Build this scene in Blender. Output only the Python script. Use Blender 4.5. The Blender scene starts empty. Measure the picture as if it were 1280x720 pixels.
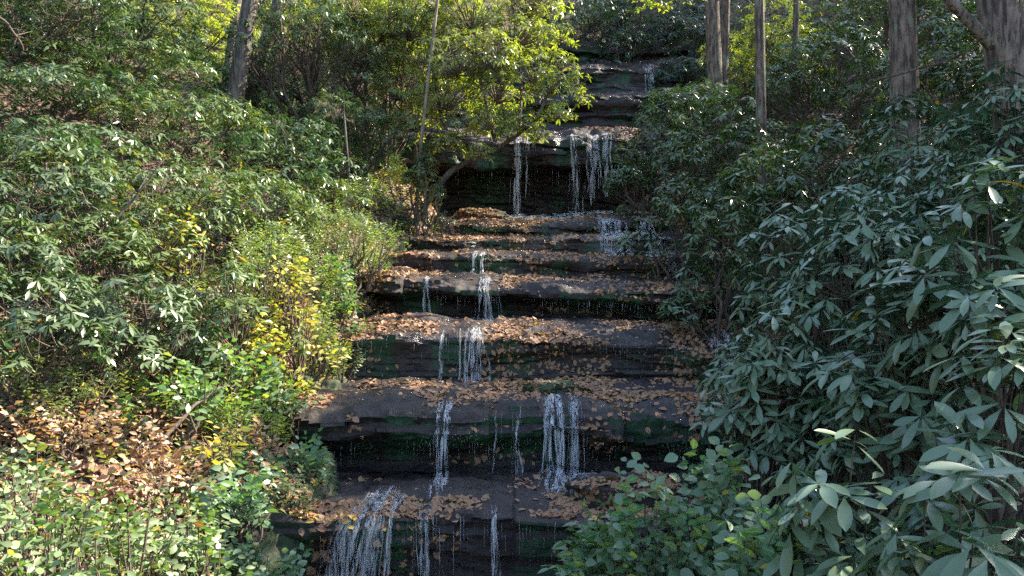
import bpy, math
import numpy as np
from mathutils import Vector
from mathutils.bvhtree import BVHTree

C = bpy.context.scene.collection
rng = np.random.default_rng(11)
R = math.radians
HOR, F, CZ = 400.0, 1024.0, 1.6          # eye level row, focal length (photo pixels), eye height


def at(px, py, d):
    return np.array([(px - 640.0) / F * d, d, CZ + (HOR - py) / F * d])


def nrm(v):
    return v / np.maximum(np.linalg.norm(v, axis=-1, keepdims=True), 1e-9)


# ------------------------------------------------------------------ noise
def _h(ix, iy, iz, s):
    n = (ix * 374761393 + iy * 668265263 + iz * 2147483647 % 1000003 * 7919 + iz * 1274126177 + s * 974634777) & 0xFFFFFFFF
    n = ((n ^ (n >> 13)) * 1274126177) & 0xFFFFFFFF
    n = ((n ^ (n >> 16)) * 2246822519) & 0xFFFFFFFF
    return ((n ^ (n >> 15)) & 0xFFFFFF) / float(0xFFFFFF) * 2 - 1


def vnoise(x, y, z=0.0, s=0):
    x, y, z = np.broadcast_arrays(np.asarray(x, float), np.asarray(y, float), np.asarray(z, float))
    ix, iy, iz = [np.floor(a).astype(np.int64) for a in (x, y, z)]
    fx, fy, fz = x - ix, y - iy, z - iz
    fx, fy, fz = [f * f * (3 - 2 * f) for f in (fx, fy, fz)]
    r = 0
    for dx in (0, 1):
        for dy in (0, 1):
            for dz in (0, 1):
                w = (fx if dx else 1 - fx) * (fy if dy else 1 - fy) * (fz if dz else 1 - fz)
                r = r + w * _h(ix + dx, iy + dy, iz + dz, s)
    return r


def fbm(x, y, z=0.0, s=0, o=4):
    r, a, k = 0, 0.55, 1.0
    for i in range(o):
        r = r + a * vnoise(np.asarray(x) * k, np.asarray(y) * k, np.asarray(z) * k, s + i * 17)
        a *= 0.5
        k *= 2.03
    return r


# ------------------------------------------------------------------ mesh helpers
class MB:
    def __init__(self):
        self.v, self.q, self.n, self.a = [], [], 0, []

    def add(self, v, q, rib=None):
        v = np.asarray(v, np.float32).reshape(-1, 3)
        self.a.append(np.ones(len(v), np.float32) if rib is None else rib)
        self.v.append(v)
        self.q.append(np.asarray(q, np.int64).reshape(-1, 4) + self.n)
        self.n += len(v)

    def build(self, name, mat, parent=None, smooth=True, loc=None):
        v = np.concatenate(self.v)
        q = np.concatenate(self.q)
        if loc is not None:
            v = v - np.asarray(loc, np.float32)
        me = bpy.data.meshes.new(name)
        me.vertices.add(len(v))
        me.vertices.foreach_set('co', v.astype(np.float32).ravel())
        me.loops.add(len(q) * 4)
        me.loops.foreach_set('vertex_index', q.astype(np.int32).ravel())
        me.polygons.add(len(q))
        me.polygons.foreach_set('loop_start', np.arange(0, len(q) * 4, 4, dtype=np.int32))
        me.polygons.foreach_set('loop_total', np.full(len(q), 4, dtype=np.int32))
        me.polygons.foreach_set('use_smooth', np.full(len(q), smooth, dtype=bool))
        if any(x.min() < 1 for x in self.a if len(x)):
            at_ = me.attributes.new('rib', 'FLOAT', 'POINT')
            at_.data.foreach_set('value', np.concatenate(self.a))
        me.update(calc_edges=True)
        me.materials.append(mat)
        o = bpy.data.objects.new(name, me)
        C.objects.link(o)
        if parent is not None:
            o.parent = parent
        elif loc is not None:
            o.location = loc
        return o


def grid_quads(nu, nv):
    i = np.arange(nu * nv).reshape(nu, nv)
    return np.stack([i[:-1, :-1], i[1:, :-1], i[1:, 1:], i[:-1, 1:]], -1).reshape(-1, 4)


def tube(mb, P, r, n=6, flat=1.0):
    P = np.asarray(P, float)
    r = np.broadcast_to(np.asarray(r, float), (len(P),))
    T = nrm(np.gradient(P, axis=0))
    ref = np.array([0.31, 0.93, 0.18]) if abs(T[:, 2]).mean() > 0.6 else np.array([0.1, 0.2, 1.0])
    S = nrm(np.cross(T, ref))
    U = np.cross(S, T)
    a = np.arange(n) / n * 2 * math.pi
    V = P[:, None] + r[:, None, None] * (np.cos(a)[None, :, None] * S[:, None] + flat * np.sin(a)[None, :, None] * U[:, None])
    i = np.arange(len(P) * n).reshape(len(P), n)
    j = np.roll(i, -1, axis=1)
    mb.add(V, np.stack([i[:-1], j[:-1], j[1:], i[1:]], -1))


def bez(a, b, bend, n=8):
    a, b, bend = map(np.asarray, (a, b, bend))
    t = np.linspace(0, 1, n)[:, None]
    return a * (1 - t) ** 2 + 2 * t * (1 - t) * ((a + b) / 2 + bend) + b * t * t


PROF = {'rhodo': (0.62, 1.25), 'oval': (0.85, 1.0), 'lance': (0.7, 1.2), 'blade': (0.5, 1.0)}


def leaves(mb, P, D, U, L, W, droop=0.2, fold=0.15, nseg=4, kind='rhodo'):
    N = len(P)
    if N == 0:
        return
    D = nrm(D)
    S = nrm(np.cross(D, U))
    U = np.cross(S, D)
    L, W, droop, fold = [np.broadcast_to(np.asarray(a, float), (N,)) for a in (L, W, droop, fold)]
    t = np.linspace(0, 1, nseg + 1)
    if kind == 'rhodo':
        w = np.interp(t, [0, .12, .35, .6, .82, .95, 1], [.05, .22, .75, 1, .8, .35, .04])
    elif kind == 'oval':
        w = np.interp(t, [0, .1, .3, .5, .75, .93, 1], [.06, .55, .98, 1, .68, .22, .02])
    else:
        w = np.interp(t, [0, .2, .45, .75, 1], [.2, .8, 1, .6, .03])
    cen = P[:, None] + D[:, None] * (L[:, None] * t)[..., None] - U[:, None] * (droop[:, None] * L[:, None] * t ** 2)[..., None]
    c = np.array([-1., 0., 1.])
    off = S[:, None, None] * (W[:, None, None] * 0.5 * w[None, :, None] * c)[..., None] + \
        U[:, None, None] * (fold[:, None, None] * W[:, None, None] * w[None, :, None] * np.abs(c))[..., None]
    V = cen[:, :, None] + off
    k = (nseg + 1) * 3
    Q = grid_quads(nseg + 1, 3)
    mb.add(V, (Q[None] + (np.arange(N) * k)[:, None, None]), np.tile(np.array([1., 0., 1.], np.float32), N * (nseg + 1)))


def thing(name, label, cat, loc, group=None):
    o = bpy.data.objects.new(name, None)
    o.empty_display_size = 0.2
    C.objects.link(o)
    o.location = loc
    tag(o, label, cat, group)
    return o


def tag(o, label=None, cat=None, group=None, kind=None):
    if label:
        o['label'] = label
    if cat:
        o['category'] = cat
    if group:
        o['group'] = group
    if kind:
        o['kind'] = kind
    return o


# ------------------------------------------------------------------ materials
def newmat(name):
    m = bpy.data.materials.new(name)
    m.use_nodes = True
    nt = m.node_tree
    nt.nodes.clear()
    out = nt.nodes.new('ShaderNodeOutputMaterial')
    return m, nt, out


def N(nt, t, **kw):
    n = nt.nodes.new(t)
    for k, v in kw.items():
        setattr(n, k, v)
    return n


def ramp(nt, fac, stops, mode='LINEAR'):
    r = N(nt, 'ShaderNodeValToRGB')
    r.color_ramp.interpolation = mode
    e = r.color_ramp.elements
    while len(e) < len(stops):
        e.new(0.5)
    for i, (p, c) in enumerate(stops):
        e[i].position = p
        e[i].color = (*c, 1) if len(c) == 3 else c
    nt.links.new(fac, r.inputs[0])
    return r.outputs[0]


def noise_tex(nt, scale, detail=4, vec=None, rough=0.55, sc=None):
    n = N(nt, 'ShaderNodeTexNoise')
    n.inputs['Scale'].default_value = scale
    n.inputs['Detail'].default_value = detail
    n.inputs['Roughness'].default_value = rough
    if sc is not None:
        g = N(nt, 'ShaderNodeNewGeometry')
        mp = N(nt, 'ShaderNodeMapping')
        mp.inputs['Scale'].default_value = sc
        nt.links.new(g.outputs['Position'], mp.inputs[0])
        nt.links.new(mp.outputs[0], n.inputs['Vector'])
    elif vec is not None:
        nt.links.new(vec, n.inputs['Vector'])
    else:
        g = N(nt, 'ShaderNodeNewGeometry')
        nt.links.new(g.outputs['Position'], n.inputs['Vector'])
    return n.outputs['Fac']


def mix(nt, fac, a, b, blend='MIX'):
    m = N(nt, 'ShaderNodeMix', data_type='RGBA', blend_type=blend)
    if isinstance(fac, (int, float)):
        m.inputs[0].default_value = fac
    else:
        nt.links.new(fac, m.inputs[0])
    for s, v in ((6, a), (7, b)):
        if isinstance(v, tuple):
            m.inputs[s].default_value = (*v, 1)
        else:
            nt.links.new(v, m.inputs[s])
    return m.outputs[2]


def leaf_mat(name, stops, rough=0.38, trans=0.3, under=None, spec=0.5, tint=1.0, rib=True):
    """leaf colour differs leaf by leaf; a paler underside; some light passes through"""
    m, nt, out = newmat(name)
    g = N(nt, 'ShaderNodeNewGeometry')
    col = ramp(nt, g.outputs['Random Per Island'], stops)
    nz = noise_tex(nt, 1.3, 2)
    f = ramp(nt, nz, [(0.3, (0.72, 0.72, 0.72)), (0.7, (1.25, 1.25, 1.25))])
    col = mix(nt, 1.0, col, f, 'MULTIPLY')
    if rib:
        at_ = N(nt, 'ShaderNodeAttribute', attribute_name='rib')
        col = mix(nt, ramp(nt, at_.outputs['Fac'], [(0.03, (.75, .75, .75)), (0.16, (0, 0, 0))]), col, mix(nt, 1.0, col, (2.3, 2.2, 1.8), 'MULTIPLY'))
    if under:
        col = mix(nt, g.outputs['Backfacing'], col, under)
    p = N(nt, 'ShaderNodeBsdfPrincipled')
    nt.links.new(col, p.inputs['Base Color'])
    p.inputs['Roughness'].default_value = rough
    p.inputs['Specular IOR Level'].default_value = spec
    if trans > 0:
        tr = N(nt, 'ShaderNodeBsdfTranslucent')
        bc = mix(nt, 1.0, col, (1.25 * tint, 1.35, 0.55), 'MULTIPLY')
        nt.links.new(bc, tr.inputs['Color'])
        ms = N(nt, 'ShaderNodeMixShader')
        ms.inputs[0].default_value = trans
        nt.links.new(p.outputs[0], ms.inputs[1])
        nt.links.new(tr.outputs[0], ms.inputs[2])
        nt.links.new(ms.outputs[0], out.inputs[0])
    else:
        nt.links.new(p.outputs[0], out.inputs[0])
    return m


M = {}
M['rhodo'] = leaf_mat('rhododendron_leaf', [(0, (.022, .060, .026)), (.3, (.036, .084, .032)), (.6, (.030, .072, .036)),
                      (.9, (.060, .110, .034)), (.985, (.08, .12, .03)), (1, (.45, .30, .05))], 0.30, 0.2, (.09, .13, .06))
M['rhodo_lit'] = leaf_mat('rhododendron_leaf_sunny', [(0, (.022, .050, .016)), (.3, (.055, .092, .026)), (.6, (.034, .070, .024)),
                          (.85, (.12, .155, .036)), (.96, (.20, .20, .04)), (.985, (.4, .28, .05)), (1, (.35, .17, .06))], 0.24, 0.24, (.12, .17, .06))  # lit copy of the leaf: sunlight on the left bank put into its colour
M['rhodo_blue'] = leaf_mat('rhododendron_leaf_skylit', [(0, (.022, .062, .040)), (.25, (.055, .120, .078)), (.5, (.034, .086, .060)), (.75, (.072, .142, .098)),
                           (.96, (.070, .130, .062)), (.980, (.08, .13, .06)), (.986, (.52, .31, .03)), (1, (.52, .31, .03))], 0.28, 0.12, (.12, .18, .10), spec=.55)  # blue of the skylight on the shaded bank put into the leaf colour
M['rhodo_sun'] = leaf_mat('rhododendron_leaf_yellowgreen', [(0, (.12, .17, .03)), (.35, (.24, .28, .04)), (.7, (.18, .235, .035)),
                          (.95, (.32, .34, .05)), (1, (.48, .36, .05))], 0.33, 0.42, (.22, .26, .08))  # yellow-green leaf, its colour brightened to carry the glow of the sun
M['small'] = leaf_mat('small_leaf_green', [(0, (.075, .135, .045)), (.5, (.13, .195, .06)), (.9, (.21, .25, .06)), (1, (.38, .30, .06))], 0.38, 0.35, (.17, .22, .09))
M['oval'] = leaf_mat('oval_leaf_green', [(0, (.07, .15, .05)), (.4, (.10, .19, .065)), (.8, (.15, .23, .07)), (.95, (.25, .28, .06)), (1, (.5, .42, .08))], 0.42, 0.35, (.16, .24, .11))
M['mixed'] = leaf_mat('mixed_autumn_seedling_leaf', [(0, (.06, .12, .04)), (.4, (.10, .18, .05)), (.65, (.20, .24, .05)), (.8, (.38, .30, .07)), (.92, (.30, .15, .08)), (1, (.45, .25, .15))], 0.45, 0.35, (.2, .22, .1))
M['herb'] = leaf_mat('herb_leaf_mixed_green', [(0, (.05, .11, .035)), (.45, (.085, .16, .045)), (.75, (.13, .20, .055)), (.88, (.26, .27, .06)), (.95, (.40, .30, .08)), (1, (.24, .11, .06))], 0.42, 0.32, (.16, .22, .10))
M['russet'] = leaf_mat('russet_dead_leaf', [(0, (.10, .045, .03)), (.4, (.27, .12, .075)), (.75, (.40, .21, .13)), (1, (.5, .32, .22))], 0.55, 0.3, (.36, .22, .15), tint=.9)
M['oval_cool'] = leaf_mat('oval_leaf_cool_green', [(0, (.07, .165, .085)), (.5, (.11, .22, .11)), (.9, (.17, .27, .09)), (.98, (.25, .28, .06)), (1, (.5, .4, .08))], 0.40, 0.3, (.14, .22, .13))
M['yellow'] = leaf_mat('autumn_yellow_leaf', [(0, (.14, .20, .04)), (.4, (.24, .27, .05)), (.75, (.42, .36, .06)), (1, (.38, .22, .06))], 0.45, 0.4, (.4, .36, .1))
M['crown'] = leaf_mat('forest_crown_leaf', [(0, (.035, .07, .03)), (.5, (.06, .105, .035)), (.9, (.11, .15, .04)), (1, (.25, .22, .05))], 0.45, 0.3)
M['crown_y'] = leaf_mat('forest_crown_leaf_yellowing', [(0, (.12, .17, .03)), (.5, (.22, .26, .04)), (1, (.38, .32, .05))], 0.45, 0.42)
M['dark'] = leaf_mat('dark_evergreen_leaf', [(0, (.022, .05, .034)), (.6, (.034, .07, .042)), (1, (.05, .09, .045))], 0.4, 0.15)
M['fallen'] = leaf_mat('fallen_leaf_brown', [(0, (.035, .022, .016)), (.24, (.10, .052, .032)), (.42, (.30, .135, .042)), (.55, (.18, .09, .05)),
                       (.68, (.45, .225, .055)), (.80, (.33, .185, .11)), (.90, (.56, .40, .09)), (1, (.50, .38, .22))], 0.55, 0.12, (.32, .18, .10), tint=0.9, spec=.25)
M['litter'] = leaf_mat('bank_litter_leaf', [(0, (.05, .022, .014)), (.35, (.14, .055, .03)), (.7, (.27, .115, .06)), (1, (.42, .24, .14))], 0.6, 0.15, (.34, .2, .13), tint=0.9)
for nm, c in (('f_yellow', (.50, .33, .07)), ('f_orange', (.38, .18, .05)), ('f_brown', (.15, .07, .035)), ('f_tan', (.33, .21, .13))):
    M[nm] = leaf_mat('fallen_leaf_' + nm[2:], [(0, c), (1, tuple(v * 1.1 for v in c))], 0.5, 0.12, tint=0.9)
M['moss'] = leaf_mat('moss_blade', [(0, (.020, .070, .036)), (.6, (.036, .115, .058)), (1, (.07, .13, .045))], 0.7, 0.1)
M['dry'] = leaf_mat('dry_grass', [(0, (.28, .19, .10)), (.6, (.40, .29, .16)), (1, (.24, .24, .09))], 0.6, 0.25, tint=0.9)
M['bud'] = leaf_mat('flower_bud', [(0, (.35, .17, .09)), (1, (.42, .25, .16))], 0.5, 0.0)


def bark_mat(name, a, b, lich, sx=9, sz=1.2, bump=0.6):
    m, nt, out = newmat(name)
    n1 = noise_tex(nt, 1.0, 6, sc=(sx * 2, sx * 2, sz * 2), rough=0.65)
    col = ramp(nt, n1, [(0.3, a), (0.62, b)])
    n2 = noise_tex(nt, 3.2, 5)
    col = mix(nt, ramp(nt, n2, [(0.56, (0, 0, 0)), (0.66, (.7, .7, .7))]), col, lich)
    p = N(nt, 'ShaderNodeBsdfPrincipled')
    n3 = noise_tex(nt, 1.0, 4, sc=(sx * 4, sx * 4, sz * .9), rough=.6)
    ck = ramp(nt, n3, [(0.40, (1, 1, 1)), (0.49, (.0, .0, .0))])
    col = mix(nt, ck, col, tuple(v * .8 for v in a))
    p.inputs['Roughness'].default_value = 0.85
    nt.links.new(col, p.inputs['Base Color'])
    bp = N(nt, 'ShaderNodeBump')
    bp.inputs['Strength'].default_value = bump
    bp.inputs['Distance'].default_value = 0.03
    nt.links.new(mix(nt, .6, n1, ramp(nt, n3, [(0.36, (0, 0, 0)), (0.54, (1, 1, 1))])), bp.inputs['Height'])
    nt.links.new(bp.outputs[0], p.inputs['Normal'])
    nt.links.new(p.outputs[0], out.inputs[0])
    return m


M['bark'] = bark_mat('furrowed_brown_bark', (.058, .042, .033), (.20, .152, .120), (.18, .19, .13), 6, 3.2, .9)
M['bark_grey'] = bark_mat('grey_bark', (.045, .036, .029), (.13, .108, .088), (.15, .165, .125), 5, 3.2, .8)
M['bark_pale'] = bark_mat('pale_bark', (.12, .09, .065), (.26, .205, .15), (.22, .23, .17), 6, 3, .4)
M['stem'] = bark_mat('shrub_stem_bark', (.045, .032, .023), (.125, .09, .065), (.13, .13, .095), 14, 6, .3)


def rock_mat():
    m, nt, out = newmat('wet_layered_rock')
    g = N(nt, 'ShaderNodeNewGeometry')
    big = noise_tex(nt, 1.1, 5)
    lay = noise_tex(nt, 1.0, 5, sc=(0.9, 0.9, 14), rough=0.6)
    fine = noise_tex(nt, 26, 6, rough=0.7)
    col = ramp(nt, lay, [(0.32, (.011, .009, .008)), (0.5, (.026, .020, .018)), (0.68, (.056, .041, .034))])
    col = mix(nt, ramp(nt, big, [(0.42, (0, 0, 0)), (0.62, (.75, .75, .75))]), col, (.024, .018, .021))
    col = mix(nt, ramp(nt, fine, [(0.35, (0, 0, 0)), (0.75, (.45, .45, .45))]), col, (.080, .064, .056))
    stn = noise_tex(nt, 1.0, 6, sc=(5, 5, 1.6), rough=.7)
    col = mix(nt, ramp(nt, stn, [(0.52, (0, 0, 0)), (0.70, (.7, .7, .7))]), col, (.066, .051, .045))
    # moss grows on steep and overhanging faces
    sep = N(nt, 'ShaderNodeSeparateXYZ')
    nt.links.new(g.outputs['Normal'], sep.inputs[0])
    steep = ramp(nt, sep.outputs['Z'], [(0.05, (1, 1, 1)), (0.55, (0, 0, 0))])
    mn = noise_tex(nt, 1.0, 4, sc=(1.5, 1.5, .7))
    mk = mix(nt, 1.0, steep, ramp(nt, mn, [(0.49, (0, 0, 0)), (0.57, (1, 1, 1))]), 'MULTIPLY')
    col = mix(nt, mk, col, mix(nt, fine, (.014, .042, .024), (.040, .100, .046)))
    wet = noise_tex(nt, 1.0, 3, sc=(2.2, 1.0, 1.2))
    p = N(nt, 'ShaderNodeBsdfPrincipled')
    nt.links.new(col, p.inputs['Base Color'])
    nt.links.new(ramp(nt, wet, [(0.40, (.20, .20, .20)), (0.56, (.64, .64, .64))]), p.inputs['Roughness'])
    p.inputs['Specular IOR Level'].default_value = 0.32
    bp = N(nt, 'ShaderNodeBump')
    bp.inputs['Strength'].default_value = 1.0
    bp.inputs['Distance'].default_value = 0.055
    mid = noise_tex(nt, 9, 6, rough=.75)
    s = mix(nt, 0.4, mix(nt, 0.5, fine, lay), mid)
    nt.links.new(s, bp.inputs['Height'])
    nt.links.new(bp.outputs[0], p.inputs['Normal'])
    nt.links.new(p.outputs[0], out.inputs[0])
    return m


M['rock'] = rock_mat()


def soil_mat():
    m, nt, out = newmat('bank_soil_and_litter')
    v = N(nt, 'ShaderNodeTexVoronoi')
    v.inputs['Scale'].default_value = 16
    g = N(nt, 'ShaderNodeNewGeometry')
    nt.links.new(g.outputs['Position'], v.inputs['Vector'])
    sep = N(nt, 'ShaderNodeSeparateColor')
    nt.links.new(v.outputs['Color'], sep.inputs[0])
    col = ramp(nt, sep.outputs[0], [(0, (.028, .018, .013)), (.45, (.05, .030, .02)), (.8, (.09, .05, .03)), (1, (.15, .09, .055))])
    n2 = noise_tex(nt, 0.9, 5)
    col = mix(nt, ramp(nt, n2, [(0.48, (0, 0, 0)), (0.66, (.85, .85, .85))]), col, (.03, .045, .018))
    p = N(nt, 'ShaderNodeBsdfPrincipled')
    p.inputs['Roughness'].default_value = 0.9
    nt.links.new(col, p.inputs['Base Color'])
    bp = N(nt, 'ShaderNodeBump')
    bp.inputs['Strength'].default_value = 0.7
    bp.inputs['Distance'].default_value = 0.04
    nt.links.new(noise_tex(nt, 14, 6), bp.inputs['Height'])
    nt.links.new(bp.outputs[0], p.inputs['Normal'])
    nt.links.new(p.outputs[0], out.inputs[0])
    return m


M['soil'] = soil_mat()


def moss_rock_mat():
    m, nt, out = newmat('mossy_rock')
    n1 = noise_tex(nt, 3.5, 6)
    fine = noise_tex(nt, 30, 6, rough=0.7)
    col = mix(nt, fine, (.045, .036, .030), (.11, .09, .07))
    col = mix(nt, ramp(nt, n1, [(0.30, (0, 0, 0)), (0.46, (1, 1, 1))]), col, mix(nt, fine, (.014, .030, .010), (.050, .070, .022)))
    p = N(nt, 'ShaderNodeBsdfPrincipled')
    p.inputs['Roughness'].default_value = 0.75
    nt.links.new(col, p.inputs['Base Color'])
    bp = N(nt, 'ShaderNodeBump')
    bp.inputs['Strength'].default_value = 0.7
    bp.inputs['Distance'].default_value = 0.02
    nt.links.new(fine, bp.inputs['Height'])
    nt.links.new(bp.outputs[0], p.inputs['Normal'])
    nt.links.new(p.outputs[0], out.inputs[0])
    return m


M['mossrock'] = moss_rock_mat()


def water_mat(name, gain, white=0.72, fx=70, fz=5):
    m, nt, out = newmat(name)
    g = N(nt, 'ShaderNodeNewGeometry')
    n = noise_tex(nt, 1.0, 5, sc=(fx, fx * .4, fz), rough=.6)
    f = ramp(nt, n, [(0.42, (.0, .0, .0)), (0.64, (1, 1, 1))])
    isl = ramp(nt, g.outputs['Random Per Island'], [(0, (.05 * gain,) * 3), (.6, (.46 * gain,) * 3), (1, (1.0 * gain,) * 3)])
    f = mix(nt, 1.0, f, isl, 'MULTIPLY')
    p = N(nt, 'ShaderNodeBsdfPrincipled')
    p.inputs['Base Color'].default_value = (white, white * 1.02, white * 1.05, 1)
    p.inputs['Roughness'].default_value = 0.18
    tl = N(nt, 'ShaderNodeBsdfTranslucent')
    tl.inputs[0].default_value = (white, white, white, 1)
    a = N(nt, 'ShaderNodeMixShader')
    a.inputs[0].default_value = 0.35
    nt.links.new(p.outputs[0], a.inputs[1])
    nt.links.new(tl.outputs[0], a.inputs[2])
    tr = N(nt, 'ShaderNodeBsdfTransparent')
    b = N(nt, 'ShaderNodeMixShader')
    nt.links.new(f, b.inputs[0])
    nt.links.new(tr.outputs[0], b.inputs[1])
    nt.links.new(a.outputs[0], b.inputs[2])
    nt.links.new(b.outputs[0], out.inputs[0])
    return m


M['fall'] = water_mat('falling_water', .85, .72, 75, 4.5)
M['fall_far'] = water_mat('falling_water_far', .9, .72, 30, 2.5)
M['drip'] = water_mat('dripping_water', 1.0, .6, 20, 4)
M['foam'] = water_mat('water_foam', 1.0, .8, 30, 30)


def pool_mat():
    m, nt, out = newmat('dark_pool_water')
    p = N(nt, 'ShaderNodeBsdfPrincipled')
    p.inputs['Base Color'].default_value = (.012, .020, .016, 1)
    p.inputs['Roughness'].default_value = 0.06
    p.inputs['IOR'].default_value = 1.33
    bp = N(nt, 'ShaderNodeBump')
    bp.inputs['Strength'].default_value = 0.25
    bp.inputs['Distance'].default_value = 0.02
    nt.links.new(noise_tex(nt, 7, 3), bp.inputs['Height'])
    nt.links.new(bp.outputs[0], p.inputs['Normal'])
    nt.links.new(p.outputs[0], out.inputs[0])
    return m


M['pool'] = pool_mat()

# ------------------------------------------------------------------ terrain
EY = [-20, 0, 6, 7, 8.6, 10.5, 12, 14, 16, 18, 20.5, 24, 28, 34, 60]
XL = [-1.2, -1.5, -1.75, -1.9, -2.2, -2.35, -1.9, -2.0, -1.4, -1.5, -1.75, -0.6, 0.5, 1, 1]
XR = [1.0, 1.0, 1.7, 2.0, 2.5, 2.9, 3.4, 3.9, 3.1, 2.5, 2.8, 4.3, 4.8, 4, 4]
ZY = [-20, 0, 5.5, 6.5, 8.3, 10.1, 12.1, 13.3, 14.9, 16.2, 18, 20.8, 21.8, 22.1, 22.4, 24.5, 27, 30, 40, 60]
ZZ = [-1.3, -1.1, -.95, -.55, .1, .9, 1.67, 2.39, 2.85, 3.3, 3.83, 4.15, 4.2, 5.6, 6.5, 8.1, 9.6, 12, 19, 31]


def ground(x, y):
    x, y = np.asarray(x, float), np.asarray(y, float)
    zc = np.interp(y, ZY, ZZ)
    # smoothed stream line so that the banks do not step with the ledges
    zs = (np.interp(y - 1.2, ZY, ZZ) + zc + np.interp(y + 1.2, ZY, ZZ)) / 3
    tl = np.maximum(np.interp(y, EY, XL) - x, 0)
    tr = np.maximum(x - np.interp(y, EY, XR), 0)
    t = tl + tr
    k = np.clip(t / 0.8, 0, 1)
    near = np.clip((y - 3) / 4, 0, 1)
    sl = (0.30 + 0.28 * near) * tl + (0.22 + 0.26 * near) * tr
    h = zc * (1 - k) + zs * k - 0.35 + 0.6 * (1 - np.exp(-t / 0.28)) + sl
    h = h + k * (0.35 * fbm(x * .45, y * .45, 0, 3) + 0.08 * fbm(x * 2.3, y * 2.3, 0, 5))
    bump = np.exp(-(x ** 2 + (y + 0.5) ** 2) / 3.5)
    return h * (1 - bump) + bump * np.maximum(h, 0.0)


def axis_pts(lo, hi, fine_lo, fine_hi, df, dc):
    return np.concatenate([np.arange(lo, fine_lo, dc), np.arange(fine_lo, fine_hi, df), np.arange(fine_hi, hi + dc, dc)])


gx = axis_pts(-70, 70, -9, 9, 0.11, 1.0)
gy = axis_pts(-25, 80, 2, 26, 0.13, 1.0)
GX, GY = np.meshgrid(gx, gy, indexing='ij')
mb = MB()
mb.add(np.stack([GX, GY, ground(GX, GY)], -1), grid_quads(len(gx), len(gy)))
tag(mb.build('hillside', M['soil']), kind='structure')

# ------------------------------------------------------------------ rock ledges
LEDGES = [
    # control (distance, photo row) from the foot of the recess, round the brow and back over the tread; index of brow
    ('L0', [(6.7, 775), (6.75, 740), (6.68, 700), (6.58, 670), (6.5, 655), (6.58, 641), (6.9, 630), (7.4, 614), (7.9, 600), (8.9, 578)], 3, 0.00, 'lowest rock ledge, mossy face under a leaf-strewn tread at the bottom of the falls'),
    ('L1', [(8.5, 592), (8.66, 576), (8.62, 566), (8.38, 556), (8.2, 549), (8.12, 532), (8.24, 512), (8.42, 500), (8.9, 490), (9.5, 481), (10.6, 466)], 3, 0.00, 'thick dark rock ledge with a deep rounded brow and black undercut, widest of the steps'),
    ('L2', [(10.15, 481), (10.2, 465), (10.2, 450), (10.1, 438), (10.06, 428), (10.22, 419), (10.6, 408), (11.3, 400), (12.7, 391)], 3, -.01, 'rock ledge with green mossy undercut and four thin water threads'),
    ('L3', [(12.35, 404), (12.48, 394), (12.42, 381), (12.1, 374), (11.95, 370), (11.95, 360), (12.05, 352), (12.5, 346), (13.8, 337)], 3, -.035, 'long rock ledge with a black undercut fringed by fine drips'),
    ('L4', [(13.42, 348), (13.48, 340), (13.44, 334), (13.4, 326), (13.5, 319.5), (14.1, 317), (15.4, 312.5)], 3, -.01, 'sloping rounded rock ledge above the drip-fringed one'),
    ('L5', [(15.02, 325), (15.1, 314), (15.06, 306), (15.0, 301), (15.1, 298.5), (15.5, 296), (16.7, 290.5)], 2, 0.0, 'low rock ledge with a dark greenish face, just above the sloping rounded ledge'),
    ('L6', [(16.2, 298), (16.28, 290), (16.24, 285), (16.3, 280), (17, 276.5), (18, 273), (19, 271), (21.9, 266)], 2, 0.0, 'flat rock ledge below the plunge pool of the upper fall'),
    ('L7', [(20.9, 280), (21.25, 262), (21.3, 240), (21.1, 219), (20.35, 213), (20.0, 208), (19.93, 190), (20.0, 177), (20.2, 171.5), (21, 167), (22.9, 159)], 4, 0.01, 'tall rock lip of the upper fall with a dark hollow beneath'),
    ('L8', [(22.4, 168), (22.6, 142), (22.45, 130), (22.5, 122), (22.9, 118), (24.4, 113)], 2, 0.01, 'dark rock step directly above the upper fall'),
    ('L9', [(24.1, 120), (24.3, 104), (24.1, 92), (24.2, 84), (24.9, 80), (26.5, 75)], 2, 0.01, 'dim rock step high above the upper fall'),
    ('L10', [(26.1, 84), (26.4, 72), (26.0, 66), (26.1, 60), (26.8, 56), (29, 50)], 2, 0.0, 'highest rock wall under the dark trees'),
]
ledge_obj, ledge_geo = [], []
AV, AQ, nv = [], [], 0
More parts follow.
